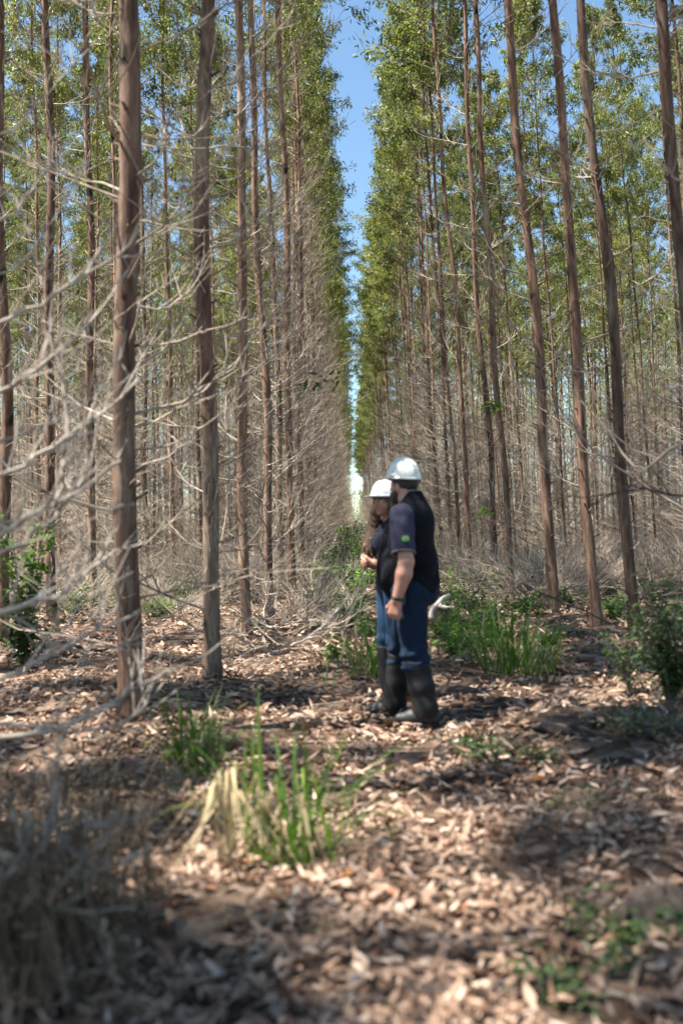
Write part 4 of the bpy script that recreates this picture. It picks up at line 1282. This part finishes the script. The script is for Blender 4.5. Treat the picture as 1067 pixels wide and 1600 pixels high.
# trousers, leg guards, boots
F = Field(LO, HI, .006)
F.ell((-.02, 0, .93), (.175, .185, .14), .04); F.ell((-.06, 0, .88), (.125, .17, .12), .05)
for s in (1, -1):
    h_, k_, a_ = LEGS[s]
    F.chain([h_, k_], [.125, .088], .04); lowp = tuple(k_[i] + (a_[i] - k_[i]) * .36 for i in range(3))
    F.chain([k_, lowp], [.088, .084], .03)
    for j in range(3):
        F.ell((k_[0], k_[1], k_[2] - .02 - .045 * j), (.091, .091, .016), .02)
F.plane((0, 0, 1), .985)
F.ripple(lambda X, Y, Z: .006 * np.sin(Z * 70 + 20 * X + 14 * Y) * np.clip((.62 - Z) * 5, 0, 1) + .002 * np.sin(Z * 30 - 30 * X))
link('trousers', F.mesh('trousers', M['denim']), man)
for s in (1, -1):
    h_, k_, a_ = LEGS[s]
    F = Field(LO, (.46, .42, .6), .006)
    top = tuple(k_[i] + (a_[i] - k_[i]) * .17 for i in range(3))
    F.chain([top, tuple((top[i] + a_[i]) / 2 for i in range(3)), a_], [.092, .088, .080], .02)
    F.cap((a_[0], a_[1], .10), (a_[0] + .04, a_[1], .085), .078, .06, .02)
    F.plane((-.20, 0, 1), top[2] - .20 * top[0] + .012); F.plane((0, 0, -1), -.045)
    F.ripple(lambda X, Y, Z: .002 * np.sin(Z * 45 + 10 * X))
    link('leg_guard', F.mesh('leg_guard', M['gaiter']), man)
    F = Field(LO, (.46, .42, .3), .005)
    F.cap((a_[0] - .045, a_[1], .05), (a_[0] + .10, a_[1], .05), .048, .05, .02); F.cap((a_[0] + .10, a_[1], .045), (a_[0] + .185, a_[1] + .01 * s, .035), .05, .036, .02)
    F.cap((a_[0] - .01, a_[1], .06), (a_[0], a_[1], .18), .05, .05, .02)
    F.plane((0, 0, -1), 0.006)
    b = link('boot', F.mesh('boot', M['boot']), man)
    F = Field(LO, (.46, .42, .08), .005)
    F.ell((a_[0] + .065, a_[1], .004), (.158, .056, .022), .004); F.plane((0, 0, -1), .012); F.plane((0, 0, 1), .018)
    link('sole', F.mesh('sole', M['black']), b)
# wrist band
w_ = np.array(ARML[3]); d_ = norm(np.array(ARML[3]) - np.array(ARML[2])); u = norm(np.cross(d_, (0, 1, 0))); v = np.cross(d_, u); a = np.linspace(0, 6.283, 30)
G = Geo()
for o in (-.02, -.011):
    tube(G, w_ + d_ * o + .037 * (np.cos(a)[:, None] * u + np.sin(a)[:, None] * v), .007, 6)
link('wristband', G.mesh('wristband', M['black']), man)
hc = rotz((.036, 0, 1.668), HA, HC)
helmet(man, hc, HA, (.128, .112, .145), M['helmet'], R(-5))

# ---------------------------------------------------------------- the woman beyond him
wp = at(617, 1098, 7.55)
WZ = float(hgt(wp[0], 7.55)) + .012
wom = thing('person', 'person with long brown hair and white hard hat, dark polo and jeans, hands clasped', 'person', (float(wp[0]), 7.55, WZ), (0, 0, R(196)))
HA = R(24); HC = (0, 0, 0)
LO, HI = (-.26, -.34, -.02), (.40, .34, 1.72)
WL = {1: [(-.01, .085, .86), (.015, .09, .46), (-.02, .095, .07)], -1: [(-.01, -.085, .86), (.03, -.09, .46), (.02, -.10, .07)]}
WAL = [(0, .150, 1.295), (-.02, .205, 1.06), (.085, .16, 1.035), (.150, .065, 1.055)]
WAR = [(0, -.150, 1.295), (-.02, -.205, 1.06), (.085, -.16, 1.03), (.150, -.065, 1.045)]


def wom_torso(F, g, k=.04):
    F.ell((0, 0, 1.20), (.098 + g, .145 + g, .17 + g), k)
    for s in (1, -1): F.ell((.070, s * .062, 1.195), (.06 + g, .062 + g, .06 + g), k)
    F.ell((.0, 0, 1.03), (.092 + g, .125 + g, .15 + g), k)
    F.ell((-.015, 0, .91), (.118 + g, .155 + g, .12 + g), k)
    F.cap((0, .12, 1.305), (0, -.12, 1.305), .046 + g, .046 + g, k)


F = Field(LO, HI, .006)
wom_torso(F, -.008)
F.cap((-.005, 0, 1.30), (.015, 0, 1.44), .047, .045, .02)
F.ell(hd(.030, 0, 1.520), (.090, .072, .098), .02, rz=HA)
F.ell(hd(.066, 0, 1.455), (.044, .043, .050), .03, rz=HA); F.ell(hd(.060, 0, 1.495), (.060, .058, .055), .02, rz=HA)
F.cap(hd(.116, 0, 1.512), hd(.136, 0, 1.480), .007, .011, .01)
for s in (1, -1):
    F.ell(hd(.118, s * .028, 1.508), (.010, .016, .009), .008, True); F.ell(hd(.085, s * .036, 1.475), (.026, .02, .02), .02)
F.ell(hd(.100, 0, 1.424), (.018, .02, .016), .02)
for A, s in ((WAL, 1), (WAR, -1)):
    F.chain(A, [.045, .038, .036, .026], .02)
hand(F, WAL[3], (.55, -.8, .05), (.6, .5, .6), (.7, .3, 0), .9, .55)
hand(F, WAR[3], (.75, .55, -.1), (.3, -.2, .9), (.7, -.4, 0), .9, .75)
for s in (1, -1):
    F.chain(WL[s], [.08, .05, .035], .03); F.cap(WL[s][2], (WL[s][2][0] + .11, WL[s][2][1], .04), .035, .028, .02)
link('body', F.mesh('body', M['skin2']), wom)
F = Field((-.2, -.2, .95), (.28, .2, 1.66), .005)
F.ell(hd(.018, 0, 1.525), (.100, .084, .102), .01, rz=HA)
for s in (1, -1):
    if s < 0: 
        for o1, o2, zz, r1 in ((0, 0, 1.00, .026), (.022, .02, 1.05, .022), (-.028, -.012, 1.04, .024), (.004, .04, 1.10, .022), (.03, -.02, 1.12, .02)):
            F.chain([hd(.045, -.070, 1.54), hd(.055 + o1 * .5, -.084 + o2 * .4, 1.44), (.085 + o1, -.112 + o2, 1.31), (.118 + o1 * 1.3, -.108 + o2, 1.18), (.125 + o1 * 1.6, -.10 + o2 * 1.2, zz)], [.026, .028, r1 * 1.15, r1, .006], .012)
    else: F.chain([hd(.035, .072, 1.54), hd(.02, .080, 1.44), (-.03, .10, 1.31), (-.07, .08, 1.18)], [.026, .032, .034, .02], .025)
F.chain([(-.04, 0, 1.52), (-.06, 0, 1.40), (-.085, 0, 1.25), (-.085, 0, 1.10)], [.085, .075, .06, .03], .03)
F.ell(hd(.135, 0, 1.480), (.085, .060, .105), .008, True, rz=HA)
F.ripple(lambda X, Y, Z: .0028 * np.sin(np.arctan2(Y, X - .02) * 26 + 7 * np.sin(Z * 14)))
link('hair', F.mesh('hair', M['hair']), wom)
for s in (1, -1):
    F = Field((0, -.1, 1.46), (.2, .1, 1.56), .003); F.ell(hd(.109, s * .028, 1.508), (.010, .013, .009), .002); e = link('eye', F.mesh('eye', M['eyew']), wom)
    F = Field((0, -.1, 1.46), (.2, .1, 1.56), .002); F.ell(hd(.117, s * .028, 1.508), (.004, .0065, .0065), .002); link('iris', F.mesh('iris', M['black']), e)
    F = Field((0, -.1, 1.46), (.2, .1, 1.58), .003); F.cap(hd(.118, s * .014, 1.526), hd(.106, s * .044, 1.528), .0045, .003, .002); link('eyebrow', F.mesh('eyebrow', M['hairdark']), wom)
F = Field((0, -.1, 1.40), (.2, .1, 1.50), .003); F.cap(hd(.108, -.018, 1.450), hd(.114, 0, 1.452), .004, .006, .003); F.cap(hd(.114, 0, 1.452), hd(.108, .018, 1.450), .006, .004, .003)
link('lips', F.mesh('lips', M['lip']), wom)
F = Field(LO, HI, .006)
wom_torso(F, .010)
for s in (1, -1): F.cap((0, s * .14, 1.30), (-.018, s * .200, 1.10), .060, .055, .03)
F.cap((0, 0, 1.30), (.01, 0, 1.40), .064, .060, .02); F.cap((.03, 0, 1.34), (.04, 0, 1.50), .045, .06, .006, True)
X, Y, Z = np.meshgrid(*F.ax, indexing='ij', sparse=True)
F.f = np.where((np.abs(Y) > .15) & (Z < 1.2), np.maximum(F.f, 1.10 - Z), F.f)
F.plane((0, 0, -1), -.90)
F.ripple(lambda X, Y, Z: .003 * np.sin(Z * 50 + 12 * Y) * np.sin(X * 30))
polo = link('shirt', F.mesh('shirt', M['polo2']), wom)
F = Field((.08, -.12, 1.20), (.18, 0, 1.30), .003); F.cap((.128, -.075, 1.235), (.133, -.05, 1.235), .008, .008, .003); link('chest_emblem', F.mesh('chest_emblem', M['trim']), polo)
F = Field((.0, -.05, 1.24), (.18, .05, 1.36), .003); F.ell((.100, 0, 1.30), (.006, .006, .006), .002); F.ell((.106, 0, 1.27), (.006, .006, .006), .002); link('button', F.mesh('button', M['trim']), polo)
F = Field(LO, HI, .006)
F.ell((-.012, 0, .90), (.128, .165, .11), .04)
for s in (1, -1): F.chain([WL[s][0], WL[s][1], tuple((WL[s][1][i] + WL[s][2][i]) / 2 for i in range(3))], [.100, .064, .056], .03)
F.plane((0, 0, 1), .935)
F.ripple(lambda X, Y, Z: .003 * np.sin(Z * 60 + 18 * X + 10 * Y) * np.clip((.6 - Z) * 5, 0, 1))
link('trousers', F.mesh('trousers', M['denim_sunlit']), wom)
for s in (1, -1):
    a_ = WL[s][2]; k_ = WL[s][1]
    F = Field(LO, (.40, .34, .5), .006); top = tuple(k_[i] + (a_[i] - k_[i]) * .15 for i in range(3))
    F.chain([top, a_], [.072, .062], .02); F.plane((0, 0, 1), top[2] + .01); F.plane((0, 0, -1), -.05)
    link('leg_guard', F.mesh('leg_guard', M['gaiter']), wom)
    F = Field(LO, (.40, .34, .3), .005)
    F.cap((a_[0] - .035, a_[1], .04), (a_[0] + .15, a_[1], .032), .042, .034, .02); F.cap(a_, (a_[0], a_[1], .14), .045, .045, .02); F.plane((0, 0, -1), .004)
    link('boot', F.mesh('boot', M['boot']), wom)
helmet(wom, hd(.034, 0, 1.545), HA, (.118, .104, .125), M['helmet2'], R(-2))
